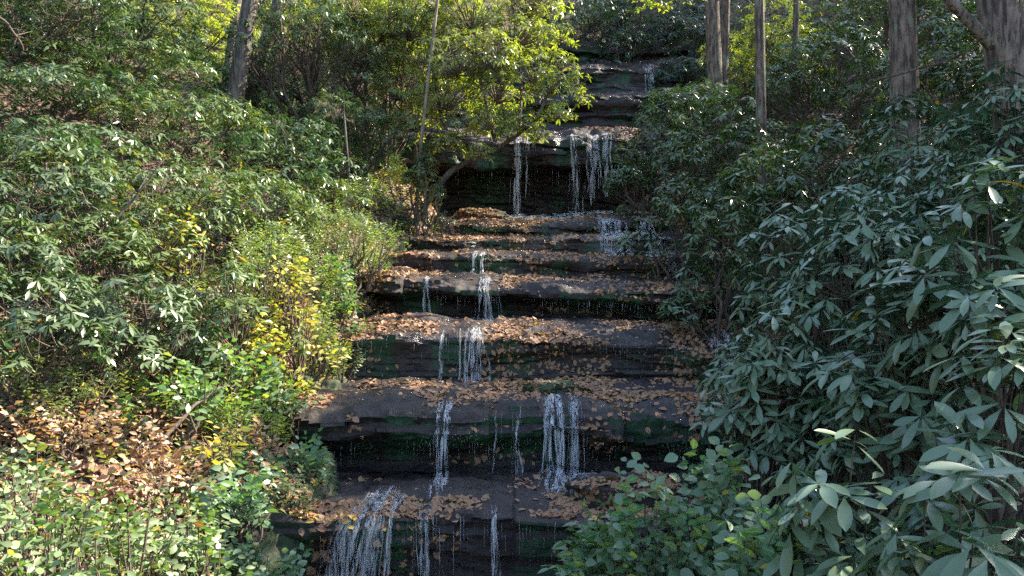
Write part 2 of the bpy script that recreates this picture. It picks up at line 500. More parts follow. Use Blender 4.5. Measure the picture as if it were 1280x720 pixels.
for i, (nm, ctrl, brow, tilt, label) in enumerate(LEDGES):
    c = np.array([[d, CZ + (HOR - py) / F * d] for d, py in ctrl])
    seg = np.r_[0, np.cumsum(np.linalg.norm(np.diff(c, axis=0), axis=1))]
    ns = int(max(46, seg[-1] / 0.028))
    s = np.linspace(0, seg[-1], ns)
    py_, pz_ = np.interp(s, seg, c[:, 0]), np.interp(s, seg, c[:, 1])
    for _ in range(2):
        py_[1:-1] = (py_[:-2] + 2 * py_[1:-1] + py_[2:]) / 4
        pz_[1:-1] = (pz_[:-2] + 2 * pz_[1:-1] + pz_[2:]) / 4
    ym = c[brow, 0]
    x0, x1 = np.interp(ym, EY, XL) - 1.1, np.interp(ym, EY, XR) + 1.1
    dx = 0.028 * max(1, ym / 11)
    xs = np.arange(x0, x1, dx)
    ty, tz = np.gradient(py_), np.gradient(pz_)
    ln = np.hypot(ty, tz)
    ny, nz = -tz / ln, ty / ln                     # outward: towards the viewer / up
    X = np.repeat(xs[:, None], ns, 1)
    Y = np.repeat(py_[None], len(xs), 0)
    Z = np.repeat(pz_[None], len(xs), 0)
    frac = np.clip((s - seg[brow] * 0.35) / max(seg[brow], .1), 0, 1)[None]     # the foot stays put
    tail = 1 - np.clip((s - seg[-1] + 0.9) / 0.9, 0, 1)[None] * 0.5
    k = max(1.0, ym / 14)
    wob = 0.30 * k * fbm(xs * .55, i * 7.3, 0, 21, 3) + 0.11 * fbm(xs * 2.4, i * 3.1, 0, 22, 4)
    # blocks between vertical joints
    jt = np.floor(xs * 1.3 + 2.2 * vnoise(xs * .6, i * 9.7, 0, 30))
    wob = wob + 0.085 * _h(jt.astype(np.int64), np.int64(i), np.int64(0), 5)
    Y = Y + wob[:, None] * frac * tail
    Z = Z + (tilt * xs)[:, None] + (0.07 * fbm(xs * .7, i * 5.1, 0, 23, 3))[:, None] * frac * tail
    face = np.clip(1.2 - np.abs(nz), 0, 1)[None]
    zz = Z / (0.085 * k) + 1.6 * fbm(X * .8, Y * .8, i, 24, 2)
    strata = _h(np.floor(zz).astype(np.int64), np.floor(X * .9 + zz * .37).astype(np.int64), np.int64(i), 7) * (0.075 * k)
    # thin plates on the tread
    yy = Y / 0.40 + 2.6 * fbm(X * .55, Y * .4, i + 30, 25, 4)
    plate = np.clip(((yy - np.floor(yy)) * 6), 0, 1) * 0.0 + (1 - (yy - np.floor(yy))) * -0.065 * k
    tread = np.clip((nz - .75) * 4, 0, 1)[None]
    n3 = 0.085 * k * fbm(X * 1.7, Y * 1.7, Z * 2.8, 40 + i, 6) + 0.032 * fbm(X * 8, Y * 8, Z * 11, 60 + i, 3)
    dsp = strata * face + n3 + plate * tread
    Y = Y + ny[None] * dsp
    Z = Z + nz[None] * dsp
    V = np.stack([X, Y, Z], -1)
    Q = grid_quads(len(xs), ns)[:, ::-1]
    mb = MB()
    mb.add(V, Q)
    o = mb.build('rock_ledge', M['rock'])
    o.data.set_sharp_from_angle(angle=R(32))
    tag(o, label, 'rock ledge', 'stepped rock ledges of the waterfall')
    ledge_obj.append(o)
    ledge_geo.append((V, xs, int(np.argmin(abs(s - seg[brow]))), s, seg, ny, nz))
    AV.append(V.reshape(-1, 3))
    AQ.append(Q + nv)
    nv += V.shape[0] * V.shape[1]
    # moss on the steep and hollow faces, as a part of its ledge
    if i in (0, 1, 2, 3, 5, 7):
        steep = (nz[None] < 0.35) & (fbm(X * 1.1, Y * .8, Z * .9, 70 + i, 3) > (-.02 if i in (0, 2) else 0.10) + .25 * np.abs(vnoise(X * 4, Y * 3, Z * 4, 88))) & (s[None] < seg[min(brow + 2, len(seg) - 1)])
        idx = np.argwhere(steep)
        if len(idx):
            idx = idx[rng.permutation(len(idx))[:16000]]
            P = V[idx[:, 0], idx[:, 1]]
            D = np.stack([rng.normal(0, .6, len(P)), -0.7 + rng.normal(0, .3, len(P)), rng.normal(-.35, .55, len(P))], -1)
            P = P + rng.normal(0, .012, P.shape)
            U = np.stack([rng.normal(0, .4, len(P)), -np.ones(len(P)), .6 + 0 * P[:, 0]], -1)
            mb = MB()
            sc = 1 if i < 3 else 1.5
            leaves(mb, P, D, U, rng.uniform(.012, .032, len(P)) * sc, rng.uniform(.008, .016, len(P)) * sc, .3, .1, 1 + (i < 3), 'blade')
            tag(mb.build('moss', M['moss'], o), kind='stuff')

rockV = np.concatenate(AV)
rockQ = np.concatenate(AQ)
rock_bvh = BVHTree.FromPolygons([Vector(v) for v in rockV.tolist()], rockQ.tolist())


def down(x, y, z=40.0):
    h = rock_bvh.ray_cast(Vector((x, y, z)), Vector((0, 0, -1)))
    return h


def front(x, z, y0):
    return rock_bvh.ray_cast(Vector((x, y0, z)), Vector((0, 1, 0)), 6.0)


# ------------------------------------------------------------------ boulders
BV = []


def boulder(name, label, cat, c, r, seed, mat, flat=0.0, group=None, n=56, mossy=0):
    u = np.linspace(0, 2 * math.pi, 2 * n + 1)
    v = np.linspace(0.01, math.pi - .01, n)
    Uu, Vv = np.meshgrid(u, v, indexing='ij')
    d = np.stack([np.cos(Uu) * np.sin(Vv), np.sin(Uu) * np.sin(Vv), np.cos(Vv)], -1)
    if flat:
        d = np.sign(d) * np.abs(d) ** (1 - flat)
    k = 1 + .38 * fbm(d[..., 0] * 1.6, d[..., 1] * 1.6, d[..., 2] * 1.6, seed, 4) + .10 * fbm(d[..., 0] * 6, d[..., 1] * 6, d[..., 2] * 9, seed + 4, 4)
    k[-1] = k[0]
    V = d * k[..., None] * np.asarray(r)
    mb = MB()
    mb.add(V, grid_quads(2 * n + 1, n)[:, ::-1])
    o = mb.build(name, mat)
    o.location = c
    BV.append((V.reshape(-1, 3) + np.asarray(c), grid_quads(2 * n + 1, n)[:, ::-1]))
    tag(o, label, cat, group)
    if mossy:
        Vf = V.reshape(-1, 3)
        nn_ = nrm(Vf / (np.asarray(r) ** 2))
        ii = rng.integers(0, len(Vf), mossy)
        ii = ii[fbm(Vf[ii, 0] * 3, Vf[ii, 1] * 3, Vf[ii, 2] * 3, seed, 3) > -.15]
        mm = MB()
        leaves(mm, Vf[ii], nn_[ii] * .5 + rng.normal(0, .35, (len(ii), 3)) - np.array([0, 0, .45]), nn_[ii] + rng.normal(0, .3, (len(ii), 3)), rng.uniform(.02, .055, len(ii)), rng.uniform(.012, .024, len(ii)), .3, .1, 2, 'blade')
        tag(mm.build('moss', M['moss'], o), kind='stuff')
    return o


def on_rock(px, py, d):
    x, y, z = at(px, py, d)
    h = down(x, y)
    return np.array([x, y, h[0].z if h[0] else z])


p = on_rock(905, 578, 7.9)
boulder('boulder', 'long rounded mossy boulder lying at the right end of the undercut ledge', 'boulder', (p[0], p[1], p[2] + .06), (.34, .22, .15), 3, M['mossrock'], mossy=900)
p = on_rock(858, 582, 8.0)
boulder('boulder', 'small grey stone beside the long mossy boulder', 'boulder', (p[0], p[1], p[2] + .02), (.15, .13, .09), 5, M['rock'])
p = on_rock(697, 486, 9.25)
boulder('boulder', 'flat moss-topped slab lying among leaves above the thick ledge', 'boulder', (p[0], p[1], p[2] + .02), (.36, .25, .085), 8, M['mossrock'], .25)
p = on_rock(785, 612, 7.25)
boulder('rock_slab', 'leaf-covered rock slab with a square front on the lowest ledge', 'rock slab', (p[0], p[1], p[2] + .05), (.48, .34, .17), 9, M['rock'], .45)
p = on_rock(600, 268, 18.6)
boulder('boulder', 'low brown mound of rock and leaves beside the plunge pool', 'boulder', (p[0], p[1], p[2] + .0), (.62, .45, .20), 12, M['soil'])
g0 = at(305, 600, 6.6)
boulder('boulder', 'dark mossy rock wall at the foot of the sunlit bank', 'boulder', (-2.22, 7.0, -.42), (.66, .82, .82), 14, M['mossrock'], .25, mossy=9000)
g0 = at(430, 500, 8.9)
boulder('boulder', 'dark overhanging rock under the ferny edge of the sunlit bank', 'boulder', (g0[0] - .42, 9.2, .55), (.55, .6, .42), 17, M['mossrock'], .25, mossy=3500)

for v_, q_ in BV:
    rockQ = np.concatenate([rockQ, q_ + len(rockV)])
    rockV = np.concatenate([rockV, v_])
rock_bvh = BVHTree.FromPolygons([Vector(v) for v in rockV.tolist()], rockQ.tolist())

# ------------------------------------------------------------------ pools
def pool(x0, x1, y0, y1, z, label=None):
    n = 30
    a = np.linspace(0, 2 * math.pi, n + 1)
    r = np.linspace(0.0, 1, 12)
    A, Rr = np.meshgrid(a, r, indexing='ij')
    k = 1 + .12 * vnoise(np.cos(A) * 2, np.sin(A) * 2, z, 9)
    X = (x0 + x1) / 2 + (x1 - x0) / 2 * Rr * np.cos(A) * k
    Y = (y0 + y1) / 2 + (y1 - y0) / 2 * Rr * np.sin(A) * k
    Z = np.zeros_like(X)
    for idx in np.ndindex(X.shape):
        h = rock_bvh.ray_cast(Vector((X[idx], Y[idx], z + .35)), Vector((0, 0, -1)))
        Z[idx] = (h[0].z if h[0] else z) + .03 * (1 - Rr[idx] ** 4) + .002
    Z[:, 0] = Z[:, 0].mean()
    V = np.stack([X, Y, Z], -1)
    mb = MB()
    mb.add(V, grid_quads(n + 1, 12)[:, ::-1])
    o = mb.build('water', M['pool'])
    tag(o, label, kind='structure')
    return o


# ------------------------------------------------------------------ falling water
def run_water(x, y, fall_max, steps=400, tread_after=0.25, sway=0.0):
    """follow a thread of water from a tread over the brow down to the next tread"""
    h = down(x, y)
    if h[0] is None:
        return None
    z = h[0].z + .012
    P = [(x, y, z)]
    st, fell, after = 0.03 * max(1, y / 11), 0.0, 0.0
    vx = 0.0
    for _ in range(steps):
        vx = 0.85 * vx + rng.normal(0, .004) + sway * .15
        x2, y2 = x + vx * .35, y - st
        hh = rock_bvh.ray_cast(Vector((x2, y2, z + .18)), Vector((0, 0, -1)))
        zz = hh[0].z + .012 if hh[0] else z - 9
        if zz > z - .07 * max(1, y / 14):
            x, y, z = x2, y2, zz
            if fell > .12:
                after += st
                if after > tread_after:
                    break
        else:
            dz = .035 * max(1, y / 11)
            z -= dz
            fell += dz
            x += vx * .25
            f = front(x, z, y - .6)
            yn = y - .0025
            if f[0] is not None:
                yn = min(yn, f[0].y - .014)
            else:
                yn = y - .0025
            y = max(yn, y - .08)
            if zz > z - .01:
                z = zz
            if fell > fall_max:
                break
        P.append((x, y, z))
    return np.array(P)


def foam_patch(mb, c, rx, ry, n, r0):
    for _ in range(n):
        x, y = c[0] + rng.normal(0, rx), c[1] + rng.normal(0, ry)
        h = rock_bvh.ray_cast(Vector((x, y, c[2] + .5)), Vector((0, 0, -1)))
        if h[0] is None:
            continue
        z = h[0].z + abs(rng.normal(0, r0 * 1.2))
        r = r0 * rng.uniform(.4, 1.2)
        a = rng.uniform(0, 6.3)
        d = np.array([math.cos(a) * r * 2.0, math.sin(a) * r, r * .3])
        tube(mb, [np.array([x, y, z]) - d, np.array([x, y, z]) - d * .5, np.array([x, y, z]), np.array([x, y, z]) + d * .5, np.array([x, y, z]) + d],
             [r * .1, r * .6, r * .75, r * .6, r * .1], 5, .6)


TRACKS = []


def stream(label, px, ybase, wpx, n, r, fall_max, lead=0.25, foam=40, after=.25, sway=0.0, group='water threads of the falls', spread=None):
    """a fall: n threads over the ledge whose lip lies at ybase"""
    d = ybase
    mb, fm = MB(), MB()
    TRACKS.append(((px - 640) / F * d, d, (wpx * .5 + 3) / F * d))
    lands = []
    nc = max(1, int(round(wpx / 6)))
    cc = np.linspace(-.5, .5, nc) * wpx * 1.1 + rng.normal(0, wpx * .09, nc) if nc > 1 else np.zeros(1)
    cw = rng.uniform(.02, 1, nc) ** 2
    for k in range(int(n * 2.0)):
        ci = rng.choice(nc, p=cw / cw.sum())
        xc = (px - 640 + cc[ci]) / F * d
        xx = xc + rng.normal(0, min(wpx, 10) * .36) / F * d
        P = run_water(xx, d + lead * rng.uniform(.6, 1.1), fall_max * rng.choice([rng.uniform(.3, .8), rng.uniform(.8, 1.05), 1.05]), tread_after=after * rng.uniform(.2, 1.2), sway=sway)
        if P is None or len(P) < 8:
            continue
        s = np.linspace(0, 1, len(P))
        wide = k % 3 == 0
        rr = r * (rng.uniform(1.4, 3.2) if wide else rng.uniform(.12, .42)) * (0.8 + .7 * vnoise(s * 7, k * 3.7, 0, 3)) * np.minimum(1, np.minimum(s, 1 - s) * 7 + .10)
        gather = 1 + .5 * s * (ci % 3 == 1) - (.25 + .4 * ((ci * 37) % 5) / 4) * np.sin(np.clip(s * 1.35, 0, 1) * math.pi) ** 1.5
        sx = P[:, 0] - xc
        P = P.copy()
        P[:, 0] = xc + sx * gather + 1.3 * r * vnoise(s * 6, ci * 7.7 + px, 0, 12) + .8 * r * vnoise(s * 15, k * 5.1, 0, 11)
        tube(mb, P, np.maximum(rr, .0008), 6, .15 if wide else .7)
        lands.append(P[-1])
    o = mb.build('waterfall', M['fall' if d < 12.5 else 'fall_far'])
    tag(o, label, 'waterfall', group)
    if foam and lands:
        L = np.array(lands)
        for q in range(foam):
            c = L[rng.integers(len(L))]
            foam_patch(fm, c, .05 * d / 8, .06 * d / 8, 1, r * 1.0)
        if fm.n:
            tag(fm.build('foam', M['foam'], o), kind='stuff')
    return o


# lowest step
stream('broad white cascade sliding down the left side of the lowest ledge', 466, 6.75, 20, 30, .010, 1.3, .8, 260, .6, -.013)
stream('thin white strand between the broad cascade and the narrow thread on the lowest ledge', 494, 6.7, 7, 10, .008, 1.3, .6, 60, .5, -.010)
stream('narrow white thread beside the broad cascade on the lowest ledge', 528, 6.65, 12, 9, .008, 1.3, .4, 50)
stream('faint thread of water over the moss in the middle of the lowest ledge', 622, 6.6, 14, 5, .0045, 1.2, .3, 12)
# thick undercut ledge
stream('white curtain of water spilling over the thick undercut ledge', 700, 8.3, 42, 38, .009, .9, .5, 700, 1.0)
stream('slim white thread left of the curtain on the thick undercut ledge', 556, 8.3, 11, 9, .009, .9, .4, 60, .7)
stream('short faint trickle under the brow of the thick ledge near the curtain', 633, 8.3, 16, 6, .006, .8, .1, 20)
# green-backed ledge
stream('pair of bright threads joined over the green mossy undercut', 592, 10.15, 16, 14, .010, .7, .4, 40, .3)
stream('thin thread at the left end of the green mossy undercut', 553, 10.15, 8, 5, .008, .7, .3, 16, .2)
stream('thin thread between the left one and the bright pair over green moss', 573, 10.15, 6, 4, .006, .7, .3, 8, .2)
stream('white trickle half hidden by rhododendron leaves at the right of the falls', 904, 10.15, 18, 16, .010, .8, .5, 60, .6)
# drip-fringed ledge
stream('short white spout over the drip-fringed ledge', 614, 12.0, 12, 14, .010, .5, .5, 24, .3)
stream('faint short trickle at the left end of the drip-fringed ledge', 529, 12.0, 12, 7, .009, .5, .3, 10, .2)
# rounded ledge
stream('small trickle down the left of the sloping rounded ledge', 596, 13.45, 18, 10, .010, .5, .5, 24, .4)
stream('small trickle down the right of the sloping rounded ledge', 850, 13.45, 14, 10, .010, .6, .5, 24, .3)
# by the pool
stream('wide white cascade tumbling over low steps beside the right bank shrubs', 776, 16.35, 46, 80, .022, .5, 1.6, 900, 1.9)
# upper fall
UP = 'water threads of the upper fall'
stream('long white thread at the left edge of the upper fall dropping straight', 647, 20.05, 7, 10, .019, 2.2, .4, 60, .2, group=UP)
stream('short broken thread right beside the long left thread of the upper fall', 659, 20.05, 7, 6, .014, 1.3, .4, 0, .1, group=UP)
stream('faint thin thread in the middle of the upper fall', 668, 20.05, 4, 3, .012, 1.5, .4, 0, .1, group=UP)
stream('straight white thread near the centre of the upper fall', 717, 20.05, 7, 9, .018, 2.1, .4, 50, .2, group=UP)
stream('brightest widening thread of the upper fall, splashing off a rock knob', 740, 20.05, 11, 15, .020, 1.5, .5, 50, .2, group=UP)
stream('thread of the upper fall nearest the right bank leaves', 757, 20.05, 8, 8, .016, 1.4, .5, 30, .2, group=UP)
stream('dim trickle on the dark rock steps above the upper fall', 806, 24.2, 12, 8, .017, 1.0, .7, 20, .5, group=UP)


def drips(label, i, n, lmin, lmax, r, x0, x1):
    V, xs, kb, s, seg, ny, nz = ledge_geo[i]
    mb = MB()
    for _ in range(n):
        x = rng.uniform(x0, x1)
        if vnoise(x * 2.2, i, 0, 77) < -.45:
            continue
        j = int(np.clip((x - xs[0]) / (xs[1] - xs[0]), 0, len(xs) - 1))
        kk = kb + rng.integers(-2, 5)
        P0 = V[j, kk] + np.array([0, -.01, 0])
        L = rng.uniform(lmin, lmax) * rng.uniform(.5, 1)
        t = np.linspace(0, 1, 7)
        P = P0[None] + np.stack([.006 * vnoise(t * 5, x * 9, 0, 5), -.004 * t, .04 - L * t], -1)
        tube(mb, P, r * rng.uniform(.5, 1.3) * (1.1 - t) * (0.8 + .4 * vnoise(t * 8, x * 31, 0, 4)), 4)
    o = mb.build('dripping_water', M['drip'])
    tag(o, label, 'dripping water', kind='stuff')


drips('fringe of fine drips hanging under the thick undercut ledge', 1, 300, .12, .34, .0045, -2.0, 2.5)
drips('fringe of fine drips hanging under the long black undercut', 3, 330, .14, .30, .0055, -1.6, 3.2)
drips('fine drips over the green mossy undercut', 2, 130, .12, .42, .0040, -1.9, 2.4)
drips('fine drips over the moss of the lowest ledge', 0, 150, .15, .6, .0032, -1.5, 1.8)
drips('fine drips under the lip of the upper fall', 7, 110, .2, .9, .009, -1.6, 2.6)

# pools of standing water
PZ = CZ + (HOR - 269) / F * 20.0 + .10
pool(-.9, 2.2, 18.6, 20.9, PZ, 'plunge pool under the upper fall')

fm = MB()
for px_, py_, d_, n_ in ((650, 268, 20.0, 260), (668, 270, 19.6, 150), (716, 267, 20.0, 220), (742, 265, 20.0, 120), (690, 271, 19.4, 120)):
    c_ = at(px_, py_, d_)
    for _ in range(n_):
        x_, y_ = c_[0] + rng.normal(0, .28), c_[1] - abs(rng.normal(0, .55))
        h_ = down(x_, y_ if y_ < 19.6 else 19.6)
        z_ = (h_[0].z if h_[0] else PZ) + max(0, y_ - 19.6) * .11 + .03 + abs(rng.normal(0, .035)) * math.exp(-abs(x_ - c_[0]) * 3)
        a_ = rng.uniform(-.5, .5)
        l_ = rng.uniform(.02, .09)
        dd_ = np.array([math.cos(a_) * l_, math.sin(a_) * l_ * .4, 0])
        q_ = np.array([x_, y_, z_])
        tube(fm, [q_ - dd_, q_ - dd_ * .5, q_, q_ + dd_ * .5, q_ + dd_], np.array([.1, .6, .8, .6, .1]) * rng.uniform(.012, .028), 5, .6)
tag(fm.build('foam', M['foam']), 'white foam on the plunge pool under the upper fall', 'foam', kind='stuff')

# ------------------------------------------------------------------ fallen leaves on the ledges
def rand_unit(n):
    return nrm(rng.normal(0, 1, (n, 3)))


def lay_leaves(pts, nrms, mb, lo, hi, kind='oval', nseg=3):
    n = len(pts)
    U = nrm(nrms + rng.normal(0, .28, (n, 3)))
    D = nrm(np.cross(U, rand_unit(n)))
    L = rng.uniform(lo, hi, n)
    leaves(mb, pts + nrms * .006 - D * (L / 2)[:, None], D, U, L, L * rng.uniform(.45, .72, n), rng.normal(.05, .14, n), rng.uniform(-.1, .3, n), nseg, kind)


pts, nn = [], []
want = 36000
tries = 0
while len(pts) < want and tries < 230000:
    tries += 1
    y = 6.5 + 21 * rng.random() ** 1.35
    xl, xr = np.interp(y, EY, XL) - .35, np.interp(y, EY, XR) + .5
    x = rng.uniform(xl, xr)
    if tries % 4 == 0:      # some stick to the brows
        zc = np.interp(y, ZY, ZZ) + rng.uniform(-.1, .6)
        h = front(x, zc, y - 1.2)
        if h[0] is None or abs(h[0].y - y) > 1.0 or h[0].y > 19.5:
            continue
        prob = 0.95 if abs(h[1].z) > .15 else 0.16
    else:
        h = down(x, y)
        if h[0] is None:
            continue
        prob = np.clip((abs(h[1].z) - .45) * 2.2, 0.03, 1)
    cl = float(fbm(x * 1.3, h[0].y * 1.9, h[0].z, 81, 4))
    prob *= np.clip(.58 + 2.6 * cl, .03, 1)
    for tx, ty, tw in TRACKS:
        if abs(x - tx) < tw and -1.0 < h[0].y - ty < 1.0:
            prob *= .18
    if h[0].y > 21.9:
        prob *= .10
    if h[0].y < 8.3:
        prob *= .75 * np.clip(cl * 6 + .35, .05, 1)
    if 18.7 < h[0].y < 21.7 and -0.9 < x < 2.1:
        continue
    if rng.random() > prob:
        continue
    nv3 = h[1] if (h[1].z > 0.2 or h[1].y < -.3) else -h[1]
    pts.append(h[0][:])
    nn.append(nv3[:])
pts, nn = np.array(pts), np.array(nn)
order = np.argsort(pts[:, 1])
pts, nn = pts[order], nn[order]
NEAR = 300
mb = MB()
lay_leaves(pts[NEAR:], nn[NEAR:], mb, .032, .098)
tag(mb.build('fallen_leaves', M['fallen']), 'brown and orange leaves strewn over all the rock ledges', 'fallen leaves', kind='stuff')
protos = {}
LBL = {'f_yellow': 'single yellow leaf fallen on the lowest wet ledge', 'f_orange': 'single orange leaf fallen on the lowest wet ledge',
       'f_brown': 'single dark brown leaf fallen on the lowest wet ledge', 'f_tan': 'single pale tan leaf fallen on the lowest wet ledge'}
for nmk in LBL:
    protos[nmk] = []
    for v in range(3):
        mb = MB()
        leaves(mb, np.array([[0., -.038, 0]]), np.array([[0., 1, 0]]), np.array([[0., 0, 1]]), .076, .042 + .006 * v, [.1, -.12, .2][v], [.2, .05, -.1][v], 4, 'oval')
        protos[nmk].append(mb.build('fallen_leaf', M[nmk]))
first = {k: [True] * 3 for k in LBL}
for P, n3 in zip(pts[:NEAR], nn[:NEAR]):
    k = ['f_yellow', 'f_orange', 'f_brown', 'f_tan'][rng.choice(4, p=[.14, .36, .36, .14])]
    v = rng.integers(3)
    o = protos[k][v]
    if first[k][v]:
        first[k][v] = False
    else:
        o = o.copy()
        C.objects.link(o)
    o.location = P + n3 * .008
    q = Vector(n3 + rng.normal(0, .2, 3)).to_track_quat('Z', 'Y')
    e = q.to_matrix().to_3x3() @ Vector((0, 0, 1)).rotation_difference(Vector((0, 0, 1))).to_matrix()
    from mathutils import Matrix
    e = q.to_matrix() @ Matrix.Rotation(rng.uniform(0, 6.28), 3, 'Z')
    o.rotation_euler = e.to_euler()
    o.scale = (1, 1, 1) if rng.random() < .5 else (.85, .85, .85)
    tag(o, LBL[k], 'fallen leaf', 'leaves lying singly on the lowest ledge, ' + k[2:])

# ------------------------------------------------------------------ vegetation
UPV = np.array([0, 0, 1.])


def whorls(mb, P, A, L, nseg, wr=.30, nl=(7, 11), droop=(.0, .34), el=(-.22, .32)):
    """rosettes of long leaves round each shoot tip"""
    n = len(P)
    cnt = rng.integers(nl[0], nl[1], n)
    idx = np.repeat(np.arange(n), cnt)
    m = len(idx)
    A = nrm(A)[idx]
    ph = np.concatenate([np.arange(c) / c * 2 * math.pi + rng.uniform(0, 6) for c in cnt]) + rng.normal(0, .22, m)
    S = nrm(np.cross(A, np.array([.13, .97, .21])))
    T = np.cross(A, S)
    rad = S * np.cos(ph)[:, None] + T * np.sin(ph)[:, None]
    e = rng.uniform(el[0], el[1], m)
    D = rad * np.cos(e)[:, None] + A * np.sin(e)[:, None]
    U = A * np.cos(e)[:, None] - rad * np.sin(e)[:, None] + rng.normal(0, .16, (m, 3))
    D = D - UPV * rng.uniform(0, .16, m)[:, None]
    ll = L * rng.uniform(.7, 1.12, m) * rng.uniform(.68, 1.12, n)[idx]
    D = D - UPV * (rng.random(n) ** 3 * .7)[idx][:, None]
    leaves(mb, P[idx] + A * rng.uniform(-.04, .02, m)[:, None] + D * (.08 * ll)[:, None], D, U, ll, ll * wr * rng.uniform(.85, 1.15, m),
           rng.uniform(*droop, m), rng.uniform(.02, .16, m), nseg, 'rhodo')


def sprigs(mb, P, A, L, nseg, wr=.55, nl=8, slen=.32, kind='oval', flat=.5):
    """a shoot with leaves standing alternately along it"""
    n = len(P)
    A = nrm(A)
    T = nrm(A * np.array([1, 1, flat]) + rng.normal(0, .25, (n, 3)))
    Sd = nrm(np.cross(T, UPV + rng.normal(0, .2, (n, 3))))
    Up = np.cross(Sd, T)
    Up = Up * np.sign(Up[:, 2:3] + 1e-6)
    k = np.arange(nl)
    s = (k + .5) / nl
    idx = np.repeat(np.arange(n), nl)
    kk = np.tile(k, n)
    ss = np.tile(s, n)
    m = len(idx)
    sgn = np.where(kk % 2 == 0, 1., -1.)
    D = T[idx] * rng.uniform(.3, .8, m)[:, None] + Sd[idx] * (sgn * rng.uniform(.5, 1, m))[:, None] - UPV * rng.uniform(-.1, .45, m)[:, None]
    U = Up[idx] + rng.normal(0, .3, (m, 3))
    ll = L * rng.uniform(.6, 1.15, m)
    leaves(mb, P[idx] + T[idx] * ((ss - .6) * slen)[:, None], D, U, ll, ll * wr * rng.uniform(.85, 1.15, m), rng.uniform(0, .3, m), rng.uniform(.02, .2, m), nseg, kind)


def lobe_tips(lobes, n, zmin=-.35, shell=.72):
    c = np.array([l[0] for l in lobes])
    r = np.array([l[1] for l in lobes])
    w = (r ** 2).sum(1)
    li = rng.choice(len(lobes), n, p=w / w.sum())
    d = rand_unit(n * 3)
    d = d[d[:, 2] > zmin][:n]
    while len(d) < n:
        e = rand_unit(n)
        d = np.concatenate([d, e[e[:, 2] > zmin]])[:n]
    k = rng.uniform(shell, 1.05, n)[:, None]
    P = c[li] + d * r[li] * k
    # drop most of those buried in another lobe
    q = (P[:, None] - c[None]) / r[None]
    ins = ((q ** 2).sum(-1) < .45).sum(1) > 0
    keep = ~ins | (rng.random(n) < .25)
    return P[keep], d[keep], li[keep]


SPEC = {
    'russet': dict(m='russet', f='s', L=.060, wr=.5, nl=8, slen=.24, dens=40, kind='oval'),
    'rhodo_dim': dict(m='rhodo', f='w', L=.112, dens=38),  # shade on parts of the sunlit bank given by the darker leaf colour
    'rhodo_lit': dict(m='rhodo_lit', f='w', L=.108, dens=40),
    # material, cluster, leaf length, segments, shoots per square metre of dome
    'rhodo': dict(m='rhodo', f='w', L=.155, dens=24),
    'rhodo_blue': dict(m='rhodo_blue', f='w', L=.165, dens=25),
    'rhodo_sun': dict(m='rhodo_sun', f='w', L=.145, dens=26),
    'dark': dict(m='dark', f='w', L=.17, dens=20),
    'small': dict(m='small', f='s', L=.05, wr=.40, nl=12, slen=.26, dens=62, kind='lance'),
    'herb': dict(m='herb', f='s', L=.055, wr=.60, nl=7, slen=.24, dens=48, kind='oval'),
    'oval': dict(m='oval', f='s', L=.085, wr=.62, nl=7, slen=.30, dens=36, kind='oval'),
    'oval_cool': dict(m='oval_cool', f='s', L=.075, wr=.62, nl=8, slen=.30, dens=44, kind='oval'),
    'yellow': dict(m='yellow', f='s', L=.085, wr=.5, nl=6, slen=.28, dens=30, kind='oval'),
}
nshr = [0]


